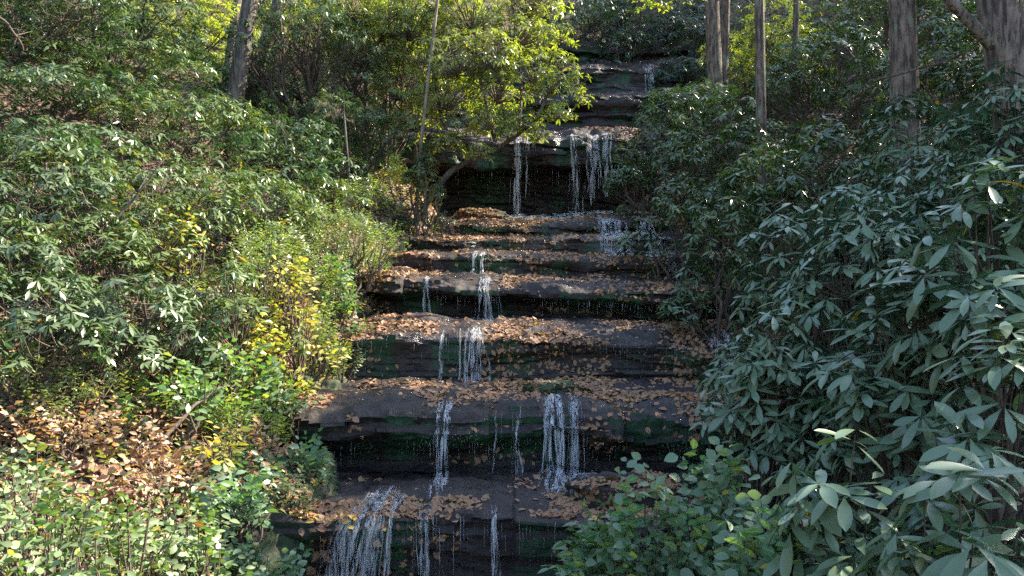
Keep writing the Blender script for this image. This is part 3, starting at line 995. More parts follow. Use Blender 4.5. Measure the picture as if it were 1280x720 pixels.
def shrub(kind, px, pytop, d, rx, label, group=None, name='rhododendron_shrub', cat='shrub', dens=1.0, ry=None, base=None, nl=None, L=None, low=.3):
    sp = SPEC[kind]
    nshr[0] += 1
    x, y, zt = at(px, pytop, d)
    zb = float(ground(x, y)) if base is None else base
    H = max((zt - zb) * 1.06, .35)
    ry = ry or rx
    root = thing(name, label, cat, (x, y, zb), group)
    b = np.array([x, y, zb])
    k = nl or int(5 + rx * 4)
    lobes = [(b + np.array([0, 0, H * .70]), np.array([rx * .55, ry * .55, H * .30]))]
    for j in range(k):
        a = j / k * 2 * math.pi + rng.uniform(-.4, .4)
        f = rng.uniform(.45, .8)
        hh = rng.uniform(low, .74)
        lr = rng.uniform(.28, .48)
        lobes.append((b + np.array([math.cos(a) * rx * f, math.sin(a) * ry * f, H * hh]), np.array([rx * lr, ry * lr, max(.14, min(H * .26, rx * lr * .85))])))
    area = 2 * math.pi * ((rx * ry) + (rx + ry) * H * .5) * .5
    n = int(sp['dens'] * dens * area * 1.25)
    P, dr, li = lobe_tips(lobes, n)
    keep = (P[:, 1] < y + ry * .35) | (rng.random(len(P)) < .55) | (P[:, 2] > zb + H * .75)
    P, dr, li = P[keep], dr[keep], li[keep]
    g = ground(P[:, 0], P[:, 1]) + .08
    P[:, 2] = np.maximum(P[:, 2], g)
    A = nrm(dr * .55 + UPV * .95 + rng.normal(0, .25, (len(P), 3)))
    nseg = 6 if d < 5.5 else (4 if d < 10 else (3 if d < 15 else 2))
    mb = MB()
    LL = L or sp['L']
    if sp['f'] == 'w':
        whorls(mb, P, A, LL, nseg)
    else:
        sprigs(mb, P, A, LL, max(2, nseg - 1), sp['wr'], sp['nl'], sp['slen'], sp['kind'])
    fo = mb.build('foliage', M[sp['m']], root, loc=b)
    # stems: one to every lobe, twigs on them to the shoots
    ns = min(len(lobes), 7)
    sm = [MB() for _ in range(ns)]
    r0 = .012 + .010 * H
    main = []
    for j, (c, r) in enumerate(lobes):
        st = b + np.array([rng.normal(0, .06), rng.normal(0, .06), -.08])
        q = bez(st, c, np.array([rng.normal(0, .12), rng.normal(0, .12), -.10 * H]), 9)
        q[1:-1] += rng.normal(0, .022 * H, (7, 3))
        main.append(q)
        tube(sm[j % ns], q, np.linspace(r0, r0 * .4, 9), 6)
    for e in range(len(P)):
        if rng.random() < (.75 if d < 9 else .3):
            s0 = main[li[e]][rng.integers(4, 9)]
            q = bez(s0, P[e], np.array([0, 0, -.15 * np.linalg.norm(P[e] - s0)]), 4)
            tube(sm[li[e] % ns], q, np.linspace(r0 * .28, .0030, 4), 3)
    for q in sm:
        if q.n:
            q.build('stem', M['stem'], root, loc=b)
    return root, b, H


G_L = 'rhododendrons on the sunlit bank'
G_R = 'rhododendrons on the shaded bank'
# ---- sunlit bank, near to far
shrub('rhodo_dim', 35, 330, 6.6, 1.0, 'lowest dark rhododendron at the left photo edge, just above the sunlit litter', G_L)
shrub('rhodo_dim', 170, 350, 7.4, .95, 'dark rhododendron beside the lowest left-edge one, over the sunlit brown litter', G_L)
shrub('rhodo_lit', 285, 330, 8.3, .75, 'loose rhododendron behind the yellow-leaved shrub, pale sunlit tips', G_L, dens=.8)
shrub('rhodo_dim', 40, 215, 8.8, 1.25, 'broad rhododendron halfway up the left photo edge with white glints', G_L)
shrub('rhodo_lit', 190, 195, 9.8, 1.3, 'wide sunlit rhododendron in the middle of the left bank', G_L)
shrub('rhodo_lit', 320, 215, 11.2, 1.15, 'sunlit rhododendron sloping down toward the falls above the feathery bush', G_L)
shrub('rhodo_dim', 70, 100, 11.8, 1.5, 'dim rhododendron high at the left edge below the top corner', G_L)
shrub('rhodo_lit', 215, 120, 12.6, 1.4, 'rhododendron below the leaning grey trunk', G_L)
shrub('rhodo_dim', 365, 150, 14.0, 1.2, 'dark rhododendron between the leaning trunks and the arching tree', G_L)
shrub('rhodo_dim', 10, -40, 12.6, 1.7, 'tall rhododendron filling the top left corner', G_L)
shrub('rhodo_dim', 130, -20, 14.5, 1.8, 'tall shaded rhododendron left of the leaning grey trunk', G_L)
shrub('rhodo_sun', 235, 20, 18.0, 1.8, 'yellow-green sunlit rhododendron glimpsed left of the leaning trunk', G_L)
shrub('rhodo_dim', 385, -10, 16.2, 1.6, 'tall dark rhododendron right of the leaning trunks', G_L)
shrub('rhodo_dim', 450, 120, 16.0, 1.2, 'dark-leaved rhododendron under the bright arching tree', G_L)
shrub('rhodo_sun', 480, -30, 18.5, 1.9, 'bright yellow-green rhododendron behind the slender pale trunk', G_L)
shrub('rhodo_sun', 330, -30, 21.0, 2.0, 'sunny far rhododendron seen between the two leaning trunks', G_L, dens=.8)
shrub('rhodo_dim', 585, 128, 20.6, .85, 'dark shrub on the left end of the upper fall lip, behind the arching tree', G_L, base=6.0)
shrub('small', 425, 262, 11.4, .85, 'feathery pale green bush beside the steps, sunlit', None, 'small_leaved_bush')
shrub('small', 345, 285, 9.8, .85, 'feathery green bush above the yellow-leaved shrub', None, 'small_leaved_bush')
shrub('small', 462, 315, 12.2, .42, 'low feathery bush hanging over the edge of the steps', None, 'small_leaved_bush')
shrub('small', 395, 395, 9.3, .5, 'ragged small-leaved bush at the left end of the mossy ledges', None, 'small_leaved_bush')
shrub('yellow', 365, 335, 8.7, .48, 'bright yellow-leaved shrub on the sunlit bank', 'yellow autumn shrubs', 'autumn_shrub', dens=.75)
shrub('yellow', 500, 207, 15.4, .65, 'yellow-green shrub below the arching tree trunk', 'yellow autumn shrubs', 'autumn_shrub')
shrub('yellow', 236, 268, 9.0, .34, 'small yellow sprig among dark rhododendrons', 'yellow autumn shrubs', 'autumn_shrub', dens=.5)
shrub('oval', 290, 430, 7.6, .55, 'lime-green leafy shrub in full sun above the mossy rock wall', None, 'leafy_shrub')
shrub('oval', 345, 465, 7.9, .38, 'thin light green shrub leaning toward the thick ledge', None, 'leafy_shrub', dens=.8)
shrub('oval_cool', 385, 560, 7.2, .22, 'little fern-green plant on the mossy rock by the steps', None, 'leafy_shrub', base=.1)
H_ = 'leafy plants in the lower left corner'
for a in [(30, 565, 4.5, .50, 'broad-leaved green plant below the left edge rhododendron'),
          (130, 625, 4.7, .48, 'broad-leaved plant with pale leaves under the brown litter'),
          (215, 628, 5.2, .40, 'leafy green plant left of the mossy rock wall'),
          (50, 640, 3.7, .42, 'largest-leaved plant in the lower left corner'),
          (165, 650, 4.1, .42, 'bright green plant with round leaves at the bottom edge'),
          (250, 655, 4.9, .36, 'green plant at the foot of the mossy rock wall'),
          (105, 700, 3.3, .32, 'low green plant cut by the bottom edge near the corner')]:
    shrub('herb', *a, group=H_, name='leafy_plant', cat='plant', dens=.85, L=float(rng.uniform(.042, .066)))

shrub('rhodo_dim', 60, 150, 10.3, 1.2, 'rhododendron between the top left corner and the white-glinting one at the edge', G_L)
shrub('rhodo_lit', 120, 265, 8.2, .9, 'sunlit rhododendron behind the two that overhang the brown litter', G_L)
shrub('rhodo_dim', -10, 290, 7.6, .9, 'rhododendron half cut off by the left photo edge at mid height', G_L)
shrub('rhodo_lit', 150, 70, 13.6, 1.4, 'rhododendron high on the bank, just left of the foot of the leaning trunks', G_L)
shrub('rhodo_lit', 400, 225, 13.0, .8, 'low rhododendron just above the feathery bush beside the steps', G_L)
shrub('small', 455, 225, 14.4, .65, 'low feathery bush at the foot of the short bare sapling', None, 'small_leaved_bush')
shrub('oval', 420, 330, 10.4, .42, 'small green plant under the feathery bush, hanging over the ledge end', None, 'leafy_shrub')
shrub('yellow', 330, 395, 8.3, .30, 'pale yellow sprigs between the lime-green shrub and the brightest yellow shrub', 'yellow autumn shrubs', 'autumn_shrub', dens=.8)
shrub('oval_cool', 320, 590, 6.7, .28, 'dark green ferny plant on top of the mossy rock wall', None, 'leafy_shrub', base=.05)
shrub('oval_cool', 345, 640, 6.6, .24, 'dark green plant hanging on the side of the mossy rock wall', None, 'leafy_shrub', base=-.35)
shrub('small', 60, 450, 6.3, .50, 'fine-leaved sprigs under the lowest left rhododendron, over the litter', None, 'leafy_shrub', dens=.7)
shrub('oval', 215, 450, 6.9, .42, 'lime sprigs at the upper edge of the sunlit brown litter', None, 'leafy_shrub', dens=.7)
shrub('russet', 85, 492, 6.2, .46, 'wide russet clump of dead leaves low on the sunlit bank near the left edge', 'russet dead-leaved shrubs', 'autumn_shrub')
shrub('russet', 195, 535, 5.9, .38, 'russet dead-leaved clump between the wide russet one and the mossy rock wall', 'russet dead-leaved shrubs', 'autumn_shrub')
shrub('russet', 315, 535, 7.1, .30, 'russet dead-leaved tuft above the mossy rock wall', 'russet dead-leaved shrubs', 'autumn_shrub', dens=.8)
shrub('russet', 380, 372, 9.6, .26, 'russet dead-leaved tuft under the brightest yellow shrub by the ledges', 'russet dead-leaved shrubs', 'autumn_shrub', dens=.8)
shrub('rhodo_dim', 530, 190, 15.3, .5, 'small dark rhododendron hiding the foot of the slender pale trunk', G_L)
shrub('yellow', 255, 520, 6.6, .28, 'pale yellow sprigs behind the mossy rock wall', 'yellow autumn shrubs', 'autumn_shrub', dens=.6)
shrub('small', 300, 500, 7.2, .40, 'fine-leaved tangle between the mossy rock wall and the thick ledge', None, 'leafy_shrub')
shrub('oval_cool', 295, 600, 6.1, .34, 'dark ferny clump on the left shoulder of the mossy rock wall', None, 'leafy_shrub', base=-.1)
shrub('oval_cool', 275, 675, 5.6, .30, 'dark ferny clump at the bottom edge under the mossy rock wall', None, 'leafy_shrub')
shrub('oval_cool', 338, 695, 5.9, .24, 'dark ferny clump at the bottom edge beside the broad cascade', None, 'leafy_shrub', base=-.75)
shrub('small', 372, 600, 6.6, .16, 'little tuft of fine leaves at the left end of the lowest ledge', None, 'leafy_shrub', base=-.05)

# ---- shaded bank
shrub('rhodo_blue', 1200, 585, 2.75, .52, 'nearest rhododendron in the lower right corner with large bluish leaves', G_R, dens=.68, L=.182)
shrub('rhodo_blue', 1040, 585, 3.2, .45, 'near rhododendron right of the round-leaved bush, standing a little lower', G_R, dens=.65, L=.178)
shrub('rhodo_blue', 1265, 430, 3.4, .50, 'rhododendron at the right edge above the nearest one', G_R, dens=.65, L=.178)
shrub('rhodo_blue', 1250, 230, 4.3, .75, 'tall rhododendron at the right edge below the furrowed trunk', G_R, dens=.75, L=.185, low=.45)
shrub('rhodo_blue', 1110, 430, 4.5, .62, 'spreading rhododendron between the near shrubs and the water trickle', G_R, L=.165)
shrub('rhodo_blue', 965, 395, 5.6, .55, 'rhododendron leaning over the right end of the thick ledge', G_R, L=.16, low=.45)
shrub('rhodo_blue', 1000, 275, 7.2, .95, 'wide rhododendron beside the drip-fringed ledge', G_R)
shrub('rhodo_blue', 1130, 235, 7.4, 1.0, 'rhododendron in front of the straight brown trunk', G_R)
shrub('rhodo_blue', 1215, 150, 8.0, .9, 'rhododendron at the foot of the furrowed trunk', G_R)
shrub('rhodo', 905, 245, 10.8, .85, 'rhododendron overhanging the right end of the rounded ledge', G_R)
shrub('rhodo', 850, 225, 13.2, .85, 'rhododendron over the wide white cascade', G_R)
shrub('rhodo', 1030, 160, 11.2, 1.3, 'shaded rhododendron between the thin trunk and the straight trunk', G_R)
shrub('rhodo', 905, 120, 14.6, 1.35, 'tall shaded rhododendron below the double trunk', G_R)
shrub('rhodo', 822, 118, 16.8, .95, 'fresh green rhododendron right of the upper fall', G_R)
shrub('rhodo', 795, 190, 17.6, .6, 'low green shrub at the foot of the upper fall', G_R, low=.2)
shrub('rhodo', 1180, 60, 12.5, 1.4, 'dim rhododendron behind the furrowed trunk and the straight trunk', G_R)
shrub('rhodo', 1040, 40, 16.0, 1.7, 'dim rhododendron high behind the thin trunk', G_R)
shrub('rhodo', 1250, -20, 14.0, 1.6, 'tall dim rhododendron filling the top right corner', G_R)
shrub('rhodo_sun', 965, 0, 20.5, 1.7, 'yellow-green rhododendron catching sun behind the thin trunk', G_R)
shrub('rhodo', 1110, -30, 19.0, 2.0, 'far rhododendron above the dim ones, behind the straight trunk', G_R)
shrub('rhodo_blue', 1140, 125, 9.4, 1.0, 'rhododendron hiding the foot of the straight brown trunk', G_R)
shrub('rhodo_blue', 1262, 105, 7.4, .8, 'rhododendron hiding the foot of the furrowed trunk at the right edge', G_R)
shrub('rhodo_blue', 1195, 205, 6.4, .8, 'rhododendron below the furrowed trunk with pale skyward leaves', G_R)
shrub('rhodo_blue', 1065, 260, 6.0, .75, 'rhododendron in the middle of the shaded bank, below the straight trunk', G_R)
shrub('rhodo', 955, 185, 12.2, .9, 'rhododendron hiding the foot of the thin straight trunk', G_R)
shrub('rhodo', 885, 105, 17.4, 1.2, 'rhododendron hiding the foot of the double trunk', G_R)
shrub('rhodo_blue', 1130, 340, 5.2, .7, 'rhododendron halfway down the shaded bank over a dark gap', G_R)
shrub('oval_cool', 740, 665, 4.3, .3, 'low round-leaved bush at the bottom edge touching the lowest ledge', None, 'round_leaved_bush', dens=1.2)
shrub('oval_cool', 800, 612, 4.1, .40, 'round-leaved bush at the bottom edge, nearest the falls', None, 'round_leaved_bush', dens=.8, L=.07)
shrub('oval_cool', 880, 600, 4.0, .42, 'round-leaved bush between the falls and the near rhododendron', None, 'round_leaved_bush', dens=1.1)
shrub('oval_cool', 960, 655, 3.3, .34, 'low round-leaved bush under the near rhododendron', None, 'round_leaved_bush', dens=1.1)
shrub('dark', 715, -5, 27.2, 2.2, 'dark evergreen shrub at the top, left of the highest rock wall', 'dark evergreens above the rock wall')
shrub('dark', 800, 0, 27.6, 2.2, 'dark evergreen shrub at the top, directly over the highest rock wall', 'dark evergreens above the rock wall')
shrub('dark', 868, 25, 26.0, 1.8, 'dark evergreen shrub right of the highest rock wall', 'dark evergreens above the rock wall')
shrub('dark', 770, 40, 26.4, 1.3, 'dark evergreen shrub drooping over the middle of the highest rock wall', 'dark evergreens above the rock wall')
shrub('dark', 850, 75, 24.0, 1.2, 'dark evergreen shrub at the right end of the dim rock steps', 'dark evergreens above the rock wall')
shrub('dark', 688, 95, 23.6, .75, 'small dark evergreen at the left end of the rock steps above the upper fall', 'dark evergreens above the rock wall')
shrub('dark', 845, 118, 22.6, .85, 'small dark evergreen at the right end of the rock step over the upper fall', 'dark evergreens above the rock wall')
shrub('dark', 655, 60, 25.5, 1.5, 'dark evergreen shrub behind the tip of the arching tree', 'dark evergreens above the rock wall')


# ------------------------------------------------------------------ trees
def trunk_mesh(mb, P, rad, n=36, groove=.06, seed=0, step=.06):
    P = np.asarray(P, float)
    seg = np.r_[0, np.cumsum(np.linalg.norm(np.diff(P, axis=0), axis=1))]
    m = max(8, int(seg[-1] / step))
    s = np.linspace(0, seg[-1], m)
    Q = np.stack([np.interp(s, seg, P[:, k]) for k in range(3)], -1)
    for _ in range(6):
        Q[1:-1] = (Q[:-2] + 2 * Q[1:-1] + Q[2:]) / 4
    r = np.interp(s, seg, rad)
    T = nrm(np.gradient(Q, axis=0))
    S = nrm(np.cross(T, np.array([.31, .93, .18])))
    U = np.cross(S, T)
    a = np.arange(n) / n * 2 * math.pi
    A, SS = np.meshgrid(a, s)
    k = 1 + groove * (1 - 2 * np.abs(fbm(np.cos(A) * 3.5 + seed, np.sin(A) * 3.5, SS * .9, seed, 3))) + .03 * fbm(np.cos(A), np.sin(A), SS * .7, seed + 9, 2)
    V = Q[:, None] + (r[:, None] * k)[..., None] * (np.cos(A)[..., None] * S[:, None] + np.sin(A)[..., None] * U[:, None])
    i = np.arange(m * n).reshape(m, n)
    j = np.roll(i, -1, axis=1)
    mb.add(V, np.stack([i[:-1], j[:-1], j[1:], i[1:]], -1))


def tree(label, pts, rad, bark, crown_c, crown_r, nleaf, crown_m='crown', group=None, name='tree', groove=.06, n=36, Lf=.13, limbs=7, extra=None, step=.06, nlobes=9):
    pts = np.asarray(pts, float)
    b = pts[0]
    root = thing(name, label, 'tree', b, group)
    mb = MB()
    trunk_mesh(mb, pts, rad, n, groove, seed=int(abs(b[0] * 31 + b[1] * 7)) % 97, step=step)
    mb.build('trunk', M[bark], root, loc=b)
    crown_c, crown_r = np.asarray(crown_c, float), np.asarray(crown_r, float)
    lobes = []
    for j in range(nlobes):
        dd = rand_unit(1)[0]
        lobes.append((crown_c + dd * crown_r * rng.uniform(.45, .75), crown_r * rng.uniform(.30, .48)))
    for j in range(min(limbs, nlobes)):
        lm = MB()
        a = pts[-1] * (1 - j / limbs * .25) + pts[-2] * (j / limbs * .25)
        q = bez(a, lobes[j][0], np.array([0, 0, -.1]), 8)
        tube(lm, q, np.linspace(rad[-1] * .8, rad[-1] * .12, 8), 7)
        lm.build('limb', M[bark], root, loc=b)
    if extra:
        for q, rr in extra:
            lm = MB()
            trunk_mesh(lm, q, rr, 16, .05, 5, .08)
            lm.build('limb', M[bark], root, loc=b)
    P, dr, li = lobe_tips(lobes, nleaf, -.8, .35)
    cm = MB()
    sprigs(cm, P, nrm(dr + UPV * .3), Lf, 1 if b[1] > 12 or b[1] < 3 else 2, .55, 8, Lf * 3.6, 'oval')
    cm.build('crown', M[crown_m], root, loc=b)
    return root


def col(px0, py0, px1, py1, d, extra_h=4.0, dtop=None):
    """trunk centre line through two picture points, rooted in the ground"""
    a, t = at(px0, py0, d), at(px1, py1, dtop or d)
    dirv = (t - a) / max(t[2] - a[2], .1)
    g = float(ground(a[0], a[1])) - .3
    foot = a + dirv * (g - a[2]) * .6
    foot[2] = g
    top = t + dirv * extra_h
    mid = t + dirv * extra_h * .5
    return [foot, a, t, mid, top]


def crown_at(x, y, rz):
    """a crown whose top stays under the light that reaches the sunlit bank"""
    yf = y - SD[1] * x / SD[0]
    return np.array([x, y, np.interp(yf, ZY, ZZ) + .3 + (x - np.interp(yf, EY, XL)) / SD[0] * SD[2] - rz])


SUN_EL, SUN_AZ = R(41), R(68)                 # azimuth clockwise from +Y (straight ahead)
SD = np.array([math.cos(SUN_EL) * math.sin(SUN_AZ), math.cos(SUN_EL) * math.cos(SUN_AZ), math.sin(SUN_EL)])
t = col(1270, 130, 1248, 0, 8.4, 1.6)
tree('thick furrowed brown trunk at the right edge with a slanting limb', t, [.27, .205, .180, .17, .14], 'bark', crown_at(7.2, 8.4, 1.5), (2.4, 2.2, 1.4), 900, groove=.13, n=72, step=.03,
     extra=[([at(1246, 62, 8.4), at(1222, 38, 8.3), at(1180, -6, 8.2), at(1120, -90, 8.0)], [.07, .058, .045, .03])])
t = col(1131, 135, 1128, 0, 10.8, 1.3)
tree('straight brown trunk standing behind the shaded rhododendrons', t, [.21, .168, .155, .14, .1], 'bark', crown_at(7.0, 10.8, 1.3), (2.2, 2.0, 1.2), 800, groove=.08, n=64, step=.035)
t = col(952, 175, 949, 0, 13.4, 1.2)
tree('thin straight dark trunk right of the double trunk', t, [.10, .080, .074, .07, .05], 'bark', crown_at(5.0, 13.4, 1.0), (1.6, 1.6, 1.0), 500, groove=.06)
t = col(894, 110, 890, 0, 19.0, 1.0)
tree('pale brown trunk of the double pair, the thicker one', t, [.22, .17, .155, .14, .1], 'bark', crown_at(6.2, 19.0, 1.1), (2.0, 2.0, 1.1), 700, groove=.06)
t = col(904, 110, 907, 0, 19.6, 1.0)
tree('darker slimmer trunk of the double pair', t, [.14, .11, .10, .09, .07], 'bark', crown_at(6.8, 20.2, 1.1), (1.8, 1.8, 1.1), 600, groove=.06)
t = col(291, 140, 313, 0, 15.0, 5)
tree('leaning grey trunk on the sunlit bank, thickest there', t, [.19, .155, .14, .12, .09], 'bark_grey', t[-1] + np.array([-2.5, 1, 1.2]), (2.0, 2.0, 1.4), 600, groove=.035)
t = col(322, 80, 348, 0, 16.6, 5)
tree('second leaning grey trunk, slanting more, right of the thickest', t, [.15, .115, .105, .09, .07], 'bark_grey', t[-1] + np.array([-2.5, 1, 1.4]), (1.8, 1.8, 1.3), 500, groove=.035)
t = col(285, 80, 297, 0, 17.4, 4)
tree('thin leaning trunk close behind the thickest leaning one', t, [.11, .085, .08, .07, .05], 'bark_grey', t[-1] + np.array([-1.5, 1, 1.2]), (1.4, 1.4, 1.0), 350, groove=.03)
t = col(527, 170, 547, 0, 15.8, 3)
tree('slender pale trunk rising through the bright yellow-green foliage', t, [.038, .033, .028, .022, .015], 'bark_pale', t[-1] + np.array([-.8, .5, .8]), (1.2, 1.2, .8), 300, 'crown_y', groove=.02)
t = col(484, 90, 488, 0, 17.8, 3)
tree('thin pale stem left of the slender pale trunk', t, [.05, .04, .036, .03, .02], 'bark_pale', t[-1] + np.array([-.8, .5, .8]), (1.0, 1.0, .7), 200, 'crown_y', groove=.02)
t = col(437, 230, 432, 165, 14.2, .3)
tree('short bare grey sapling at the edge of the dark undergrowth', t, [.026, .02, .018, .014, .01], 'bark_grey', t[-1] + np.array([-.1, .2, .2]), (.6, .6, .4), 60, groove=.02)

# arching tree over the pool
W = 16.6
foot = at(522, 262, W)
foot[2] = float(ground(foot[0], foot[1])) - .2
root = thing('arching_tree', 'bright yellow-green rhododendron tree arching over the pool from the sunlit bank', 'tree', foot)
mb = MB()
main = [foot, at(541, 240, W), at(563, 214, W - .1), at(592, 197, W - .2), at(622, 186, W - .3), at(648, 168, W - .4), at(672, 148, W - .4)]
trunk_mesh(mb, main, [.075, .062, .058, .052, .046, .038, .028], 18, .04, 3)
mb.build('trunk', M['bark_grey'], root, loc=foot)
limbs = [([at(606, 194, W - .25), at(575, 170, W - .3), at(540, 162, W - .3), at(518, 163, W - .2)], [.05, .045, .04, .03]),
         ([at(630, 183, W - .3), at(600, 176, W - .5), at(572, 172, W - .6), at(545, 172, W - .6)], [.035, .03, .025, .02]),
         ([at(672, 148, W - .4), at(684, 120, W - .5), at(682, 95, W - .5), at(690, 70, W - .5)], [.04, .032, .026, .016]),
         ([at(684, 120, W - .5), at(704, 95, W - .6), at(716, 88, W - .6)], [.025, .018, .01]),
         ([at(622, 188, W - .3), at(612, 150, W), at(600, 90, W + .2), at(592, 30, W + .3)], [.05, .04, .03, .02]),
         ([at(580, 200, W - .2), at(552, 150, W + .2), at(540, 80, W + .4), at(530, 10, W + .5)], [.05, .04, .03, .02]),
         ([at(648, 168, W - .4), at(652, 120, W), at(648, 60, W + .2), at(640, 0, W + .3)], [.04, .03, .022, .015])]
for q, r in limbs:
    lm = MB()
    trunk_mesh(lm, q, r, 10, .03, 7)
    lm.build('limb', M['bark_grey'], root, loc=foot)
lobes = []
for px, py, dz, r in [(540, 60, .3, .9), (590, 20, .5, 1.0), (640, 40, .3, .95), (560, 120, .0, .8), (620, 110, -.2, .75), (665, 90, -.4, .62), (690, 105, -.6, .45),
                      (700, 80, -.5, .40), (650, 150, -.5, .48), (610, 150, -.5, .5), (500, 110, .2, .7), (510, 30, .5, .9), (660, 0, .6, .9), (700, 45, .0, .35), (575, -30, .4, 1.0),
                      (700, 140, -.6, .34), (722, 100, -.7, .26), (728, 125, -.7, .20), (715, 110, -.6, .28), (672, 168, -.5, .25), (600, 190, -.7, .32), (560, 180, -.5, .4), (635, 165, -.7, .3), (460, 70, .6, .9), (450, 10, .8, 1.0), (520, 150, .1, .6), (570, 75, -.6, .8), (610, 70, -.7, .7)]:
    lobes.append((at(px, py, W + dz), np.array([r * 1.0, r * 1.0, r * .72])))
P, dr, li = lobe_tips(lobes, 3300, -.6, .55)
mb = MB()
whorls(mb, P, nrm(dr * .6 + UPV * .8 + rng.normal(0, .25, (len(P), 3))), .135, 3, .30, (6, 10))
mb.build('crown', M['rhodo_sun'], root, loc=foot)
tw = MB()
for e in range(len(P)):
    if rng.random() < .7:
        c, r = lobes[li[e]]
        tube(tw, bez(c - np.array([0, 0, r[2] * .5]), P[e], np.array([0, 0, -.06]), 4), np.linspace(.012, .004, 4), 3)
tw.build('twig', M['bark_pale'], root, loc=foot)

# light spray of a maple hanging in at the top over the dark wall
a = at(870, -40, 17.0)
root = thing('tree', 'slim maple whose yellow-green spray hangs into the top over the dark rock wall', 'tree', (a[0] + 2.0, a[1], float(ground(a[0] + 2.0, a[1]))))
b = np.array(root.location)
mb = MB()
trunk_mesh(mb, [b + np.array([0, 0, -.2]), b + np.array([.1, 0, 3.5]), b + np.array([-.1, 0, 6.5])], [.07, .055, .03], 14, .03, 4)
mb.build('trunk', M['bark_grey'], root, loc=b)
tp = b + np.array([-.1, 0, 6.2])
lob = [(at(815, 5, 17), np.array([.45, .6, .3])), (at(850, -10, 17), np.array([.6, .7, .4])), (at(790, -20, 17.2), np.array([.5, .6, .3])), (at(900, -40, 17), np.array([1, 1, .5]))]
for c, r in lob:
    mb = MB()
    tube(mb, bez(tp, c, np.array([0, 0, .3]), 8), np.linspace(.025, .006, 8), 5)
    mb.build('limb', M['bark_grey'], root, loc=b)
P, dr, li = lobe_tips(lob, 260, -.8, .2)
mb = MB()
sprigs(mb, P, dr, .10, 2, .6, 8, .35, 'oval')
mb.build('crown', M['crown_y'], root, loc=b)

# ---- trees outside the picture on the right whose crowns put the falls in the shade
G_S = 'shade trees on the right slope'
k = 0
for yt in np.arange(-1, 34, 2.6):
    for row, xt in enumerate((13.6, 17.6)):
        xx = max(xt, .66 * yt + 1.2 if yt < 22 else 0) + rng.uniform(-.5, .5)
        y2 = yt + row * 1.3 + rng.uniform(-.4, .4)
        run = (xx - 0) / SD[0]
        yf = y2 - SD[1] * run                      # where its shadow reaches the falls
        xe = np.interp(yf, EY, XL) + .75
        zz = np.interp(yf, ZY, ZZ) + .25
        top = zz + (xx - xe) / SD[0] * SD[2] + rng.uniform(-.5, .3)
        g = float(ground(xx, y2))
        rz = max(2.4, (top - g) * (.36 if row == 0 else .30))
        c = np.array([xx, y2, top - rz])
        k += 1
        inview = (xx - 3.2) / y2 < .625 if y2 > 1 else False
        tree('tall leafy forest tree high on the right slope beyond the trunks' if inview else 'tall shade tree on the right slope outside the view', [(xx, y2, g - .3), (xx + .1, y2, g + 2.5), (xx, y2, c[2])], [.24, .19, .1], 'bark_grey', c,
             (2.6, 2.5, rz), 900, 'crown', 'forest trees high on the right slope' if inview else G_S, Lf=.26, n=14, step=.3, nlobes=14)

for (tx, ty, cx, cy, cz, lb) in ((7.4, 24.5, 3.6, 23.4, 13.0, 'added evergreen shading the dim rock steps from the right bank, crown above the view'),
                                 (-2.2, 25.5, .8, 25.0, 14.2, 'added evergreen shading the dim rock steps from the sunlit bank, crown above the view')):
    g = float(ground(tx, ty))  # evergreens added so that crowns above the view keep sky light off the rock
    tree(lb, [(tx, ty, g - .3), (tx, ty, g + 2), (tx + (cx - tx) * .2, ty, cz - 1.5)], [.22, .17, .1], 'bark', (cx, cy, cz), (3.9, 3.0, 1.9), 2400, 'dark', 'added evergreens shading the rock steps', Lf=.2, n=16, step=.2, nlobes=14)

# ---- forest on the far hillside
G_B = 'forest trees on the hillside beyond the falls'
BG = [(600, 36, 'dark', 'dim forest tree beyond the bright arching tree'), (720, 37, 'dark', 'dim forest tree over the left of the highest rock wall'),
      (830, 36, 'dark', 'dim forest tree over the right of the highest rock wall'), (960, 33, 'crown', 'forest tree behind the thin straight trunk'),
      (1080, 30, 'crown', 'forest tree behind the straight brown trunk'), (1200, 29, 'crown', 'forest tree beyond the furrowed trunk'),
      (470, 33, 'crown_y', 'yellowing forest tree beyond the slender pale trunk'), (350, 31, 'crown_y', 'yellowing forest tree beyond the leaning trunks'),
      (210, 28, 'crown', 'forest tree beyond the top left rhododendrons'), (70, 26, 'crown', 'forest tree beyond the top left corner')]
for px, d, cm, lb in BG:
    x, y, _ = at(px, 0, d)
    g = float(ground(x, y))
    tree(lb, [(x, y, g - .3), (x + rng.uniform(-.3, .3), y, g + 3), (x, y, g + 6)], [.22, .17, .1], 'bark_grey', (x, y, g + 5.0), (2.6, 2.2, 3.8), 1100, cm, G_B, Lf=.20, n=14, step=.3, nlobes=14)


# ------------------------------------------------------------------ ground cover
def scatter(n, xf, yf):
    y = yf(n)
    x = xf(y)
    return np.stack([x, y, ground(x, y)], -1)


def bank_pts(n, side, y0, y1, t0, t1):
    y = rng.uniform(y0, y1, n)
    t = t0 + (t1 - t0) * rng.random(n) ** 1.3
    x = np.interp(y, EY, XL) - t if side < 0 else np.interp(y, EY, XR) + t
    return np.stack([x, y, ground(x, y)], -1)


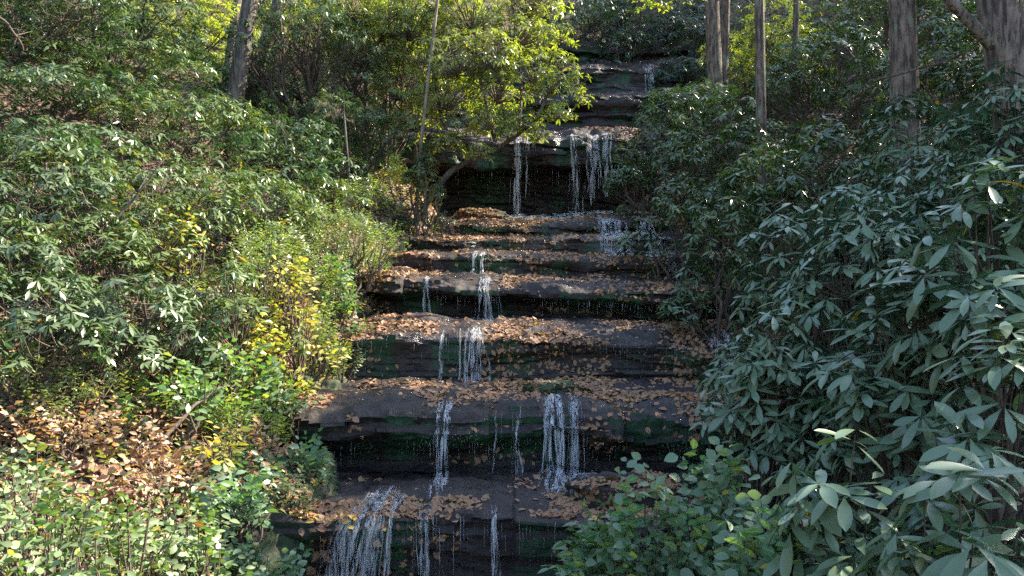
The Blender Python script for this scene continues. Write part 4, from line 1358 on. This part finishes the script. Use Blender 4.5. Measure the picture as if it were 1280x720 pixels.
P = np.concatenate([bank_pts(9000, -1, 3.2, 10.5, .1, 3.2), bank_pts(3500, -1, 10, 20, .0, 3.0), bank_pts(5500, 1, 3.0, 20, .0, 4.0)])
e = .05
Nn = nrm(np.stack([ground(P[:, 0] - e, P[:, 1]) - ground(P[:, 0] + e, P[:, 1]), ground(P[:, 0], P[:, 1] - e) - ground(P[:, 0], P[:, 1] + e), np.full(len(P), 2 * e)], -1))
mb = MB()
P[:, 2] += rng.uniform(0, .05, len(P))
U = nrm(Nn + rng.normal(0, .55, Nn.shape))
D = nrm(np.cross(U, rand_unit(len(P))))
L = rng.uniform(.06, .15, len(P))
leaves(mb, P - D * (L / 2)[:, None] + Nn * .02, D, U, L, L * rng.uniform(.35, .6, len(P)), rng.normal(.1, .3, len(P)), rng.uniform(-.2, .4, len(P)), 3, 'oval')
tag(mb.build('leaf_litter', M['litter']), 'brown leaf litter lying over both banks', 'leaf litter', kind='stuff')

# thicket: low shoots covering the slopes between the shrubs
P = np.concatenate([bank_pts(8500, -1, 8.0, 25, 1.0, 12), bank_pts(4200, 1, 6.5, 25, .6, 14)])
P[:, 2] += .1 + 1.3 * rng.random(len(P)) * np.clip(.6 + fbm(P[:, 0] * .7, P[:, 1] * .7, 0, 91), 0.1, 1)
mb = MB()
whorls(mb, P, nrm(UPV + rng.normal(0, .35, P.shape)), .15, 2, .3, (6, 9))
tag(mb.build('undergrowth', M['rhodo']), 'low dark rhododendron undergrowth between the shrubs', 'undergrowth', kind='stuff')
n = 5200
y = rng.uniform(23.5, 42, n)
x = rng.uniform(-.62, .68, n) * y * 1.05
keep = ~((x > np.interp(y, EY, XL) - .1) & (x < np.interp(y, EY, XR) + .1) & (y < 29.5))
x, y = x[keep], y[keep]
P = np.stack([x, y, ground(x, y) + rng.uniform(.1, 1.9, len(x))], -1)
mb = MB()
whorls(mb, P, nrm(UPV + np.array([0, -.4, 0]) + rng.normal(0, .3, P.shape)), .24, 2, .32, (6, 9))
tag(mb.build('forest_thicket', M['dark']), 'dark thicket clothing the hillside beyond the falls', 'thicket', kind='stuff')

# small green ground plants mixed in the litter of the sunlit bank
P = np.concatenate([bank_pts(1300, -1, 3.0, 8.8, .1, 3.6), bank_pts(900, -1, 8.0, 17, .0, 1.6)])
P[:, 2] += rng.uniform(.04, .38, len(P))
mb = MB()
sprigs(mb, P, nrm(UPV * .8 + rng.normal(0, .5, P.shape)), .06, 3, .6, 6, .18, 'oval')
tag(mb.build('ground_plants', M['mixed']), 'small green seedlings growing through the sunlit litter', 'ground plants', kind='stuff')

# dry grass and hanging rootlets on the bank edge
P = np.concatenate([bank_pts(1600, -1, 6.6, 9.6, -.05, .8), bank_pts(900, -1, 11.5, 17.5, -.1, .6)])
mb = MB()
D = nrm(np.stack([rng.normal(.25, .4, len(P)), rng.normal(-.25, .4, len(P)), rng.uniform(.1, 1.0, len(P))], -1))
leaves(mb, P, D, nrm(UPV + rng.normal(0, .5, P.shape)), rng.uniform(.15, .38, len(P)), .006, rng.uniform(.3, 1.0, len(P)), 0, 5, 'blade')
tag(mb.build('dry_grass', M['dry']), 'dry tan grass hanging over the edge of the sunlit bank', 'dry grass', kind='stuff')


# fallen branches
def branch(label, a, b_, bend, r, group='fallen branches'):
    mb = MB()
    q = bez(a, b_, bend, 14)
    q = q + np.stack([.03 * vnoise(np.arange(14) * .7, 3, 0, int(r * 9999)), .03 * vnoise(np.arange(14) * .7, 9, 0, 4), .03 * vnoise(np.arange(14) * .7, 5, 0, 8)], -1)
    trunk_mesh(mb, q, np.linspace(r, r * .35, 14), 10, .05, 3, .04)
    for j in (5, 8, 10):
        tube(mb, bez(q[j], q[j] + np.array([rng.normal(0, .2), rng.normal(0, .15), rng.uniform(.05, .3)]), np.zeros(3), 5), np.linspace(r * .4, r * .1, 5), 5)
    tag(mb.build('fallen_branch', M['stem'], loc=np.asarray(a)), label, 'branch', group)


branch('thin bare branch slanting over the sunlit brown litter', at(205, 545, 6.4), at(285, 480, 6.9), (0, 0, .08), .018)
branch('bare twig standing out from the rhododendrons in the middle of the left bank', at(148, 270, 8.0), at(205, 195, 8.1), (.06, 0, 0), .014)
branch('pale dead stick in the dark top left corner', at(0, 20, 9.5), at(30, 60, 9.6), (0, 0, .05), .018)
branch('bare branch lying across the top right rhododendrons', at(1090, 100, 9.5), at(1230, 55, 9.3), (0, 0, -.1), .016)

# ------------------------------------------------------------------ light, camera, render
w = bpy.data.worlds.new('World')
bpy.context.scene.world = w
w.use_nodes = True
nt = w.node_tree
sky = nt.nodes.new('ShaderNodeTexSky')
sky.sky_type = 'NISHITA'
sky.sun_disc = False
sky.sun_elevation = SUN_EL
sky.sun_rotation = SUN_AZ
bg = nt.nodes['Background']
bg.inputs[1].default_value = 0.115
nt.links.new(sky.outputs[0], bg.inputs[0])
sl = bpy.data.lights.new('sun', 'SUN')
sl.energy = 5.0
sl.angle = R(.55)
sl.color = (1.0, .89, .72)
so = bpy.data.objects.new('sun', sl)
so.rotation_euler = Vector(SD).to_track_quat('Z', 'Y').to_euler()
so.location = (20, 0, 30)
C.objects.link(so)

cam = bpy.data.cameras.new('camera')
cam.sensor_width = 36
cam.lens = 36 * F / 1280
cam.shift_y = (HOR - 360) / 1280
cam.clip_end = 500
cam.clip_start = .05
co = bpy.data.objects.new('camera', cam)
co.location = (0, 0, CZ)
co.rotation_euler = (R(90), 0, 0)
C.objects.link(co)
sc = bpy.context.scene
sc.camera = co
sc.render.engine = 'CYCLES'
sc.cycles.max_bounces = 6
sc.cycles.diffuse_bounces = 3
sc.cycles.glossy_bounces = 2
sc.cycles.transmission_bounces = 4
sc.cycles.transparent_max_bounces = 12
sc.cycles.use_denoising = False
sc.cycles.sample_clamp_indirect = 4
sc.view_settings.view_transform = 'Standard'
sc.view_settings.look = 'None'
sc.view_settings.exposure = 2.28
sc.view_settings.gamma = 1
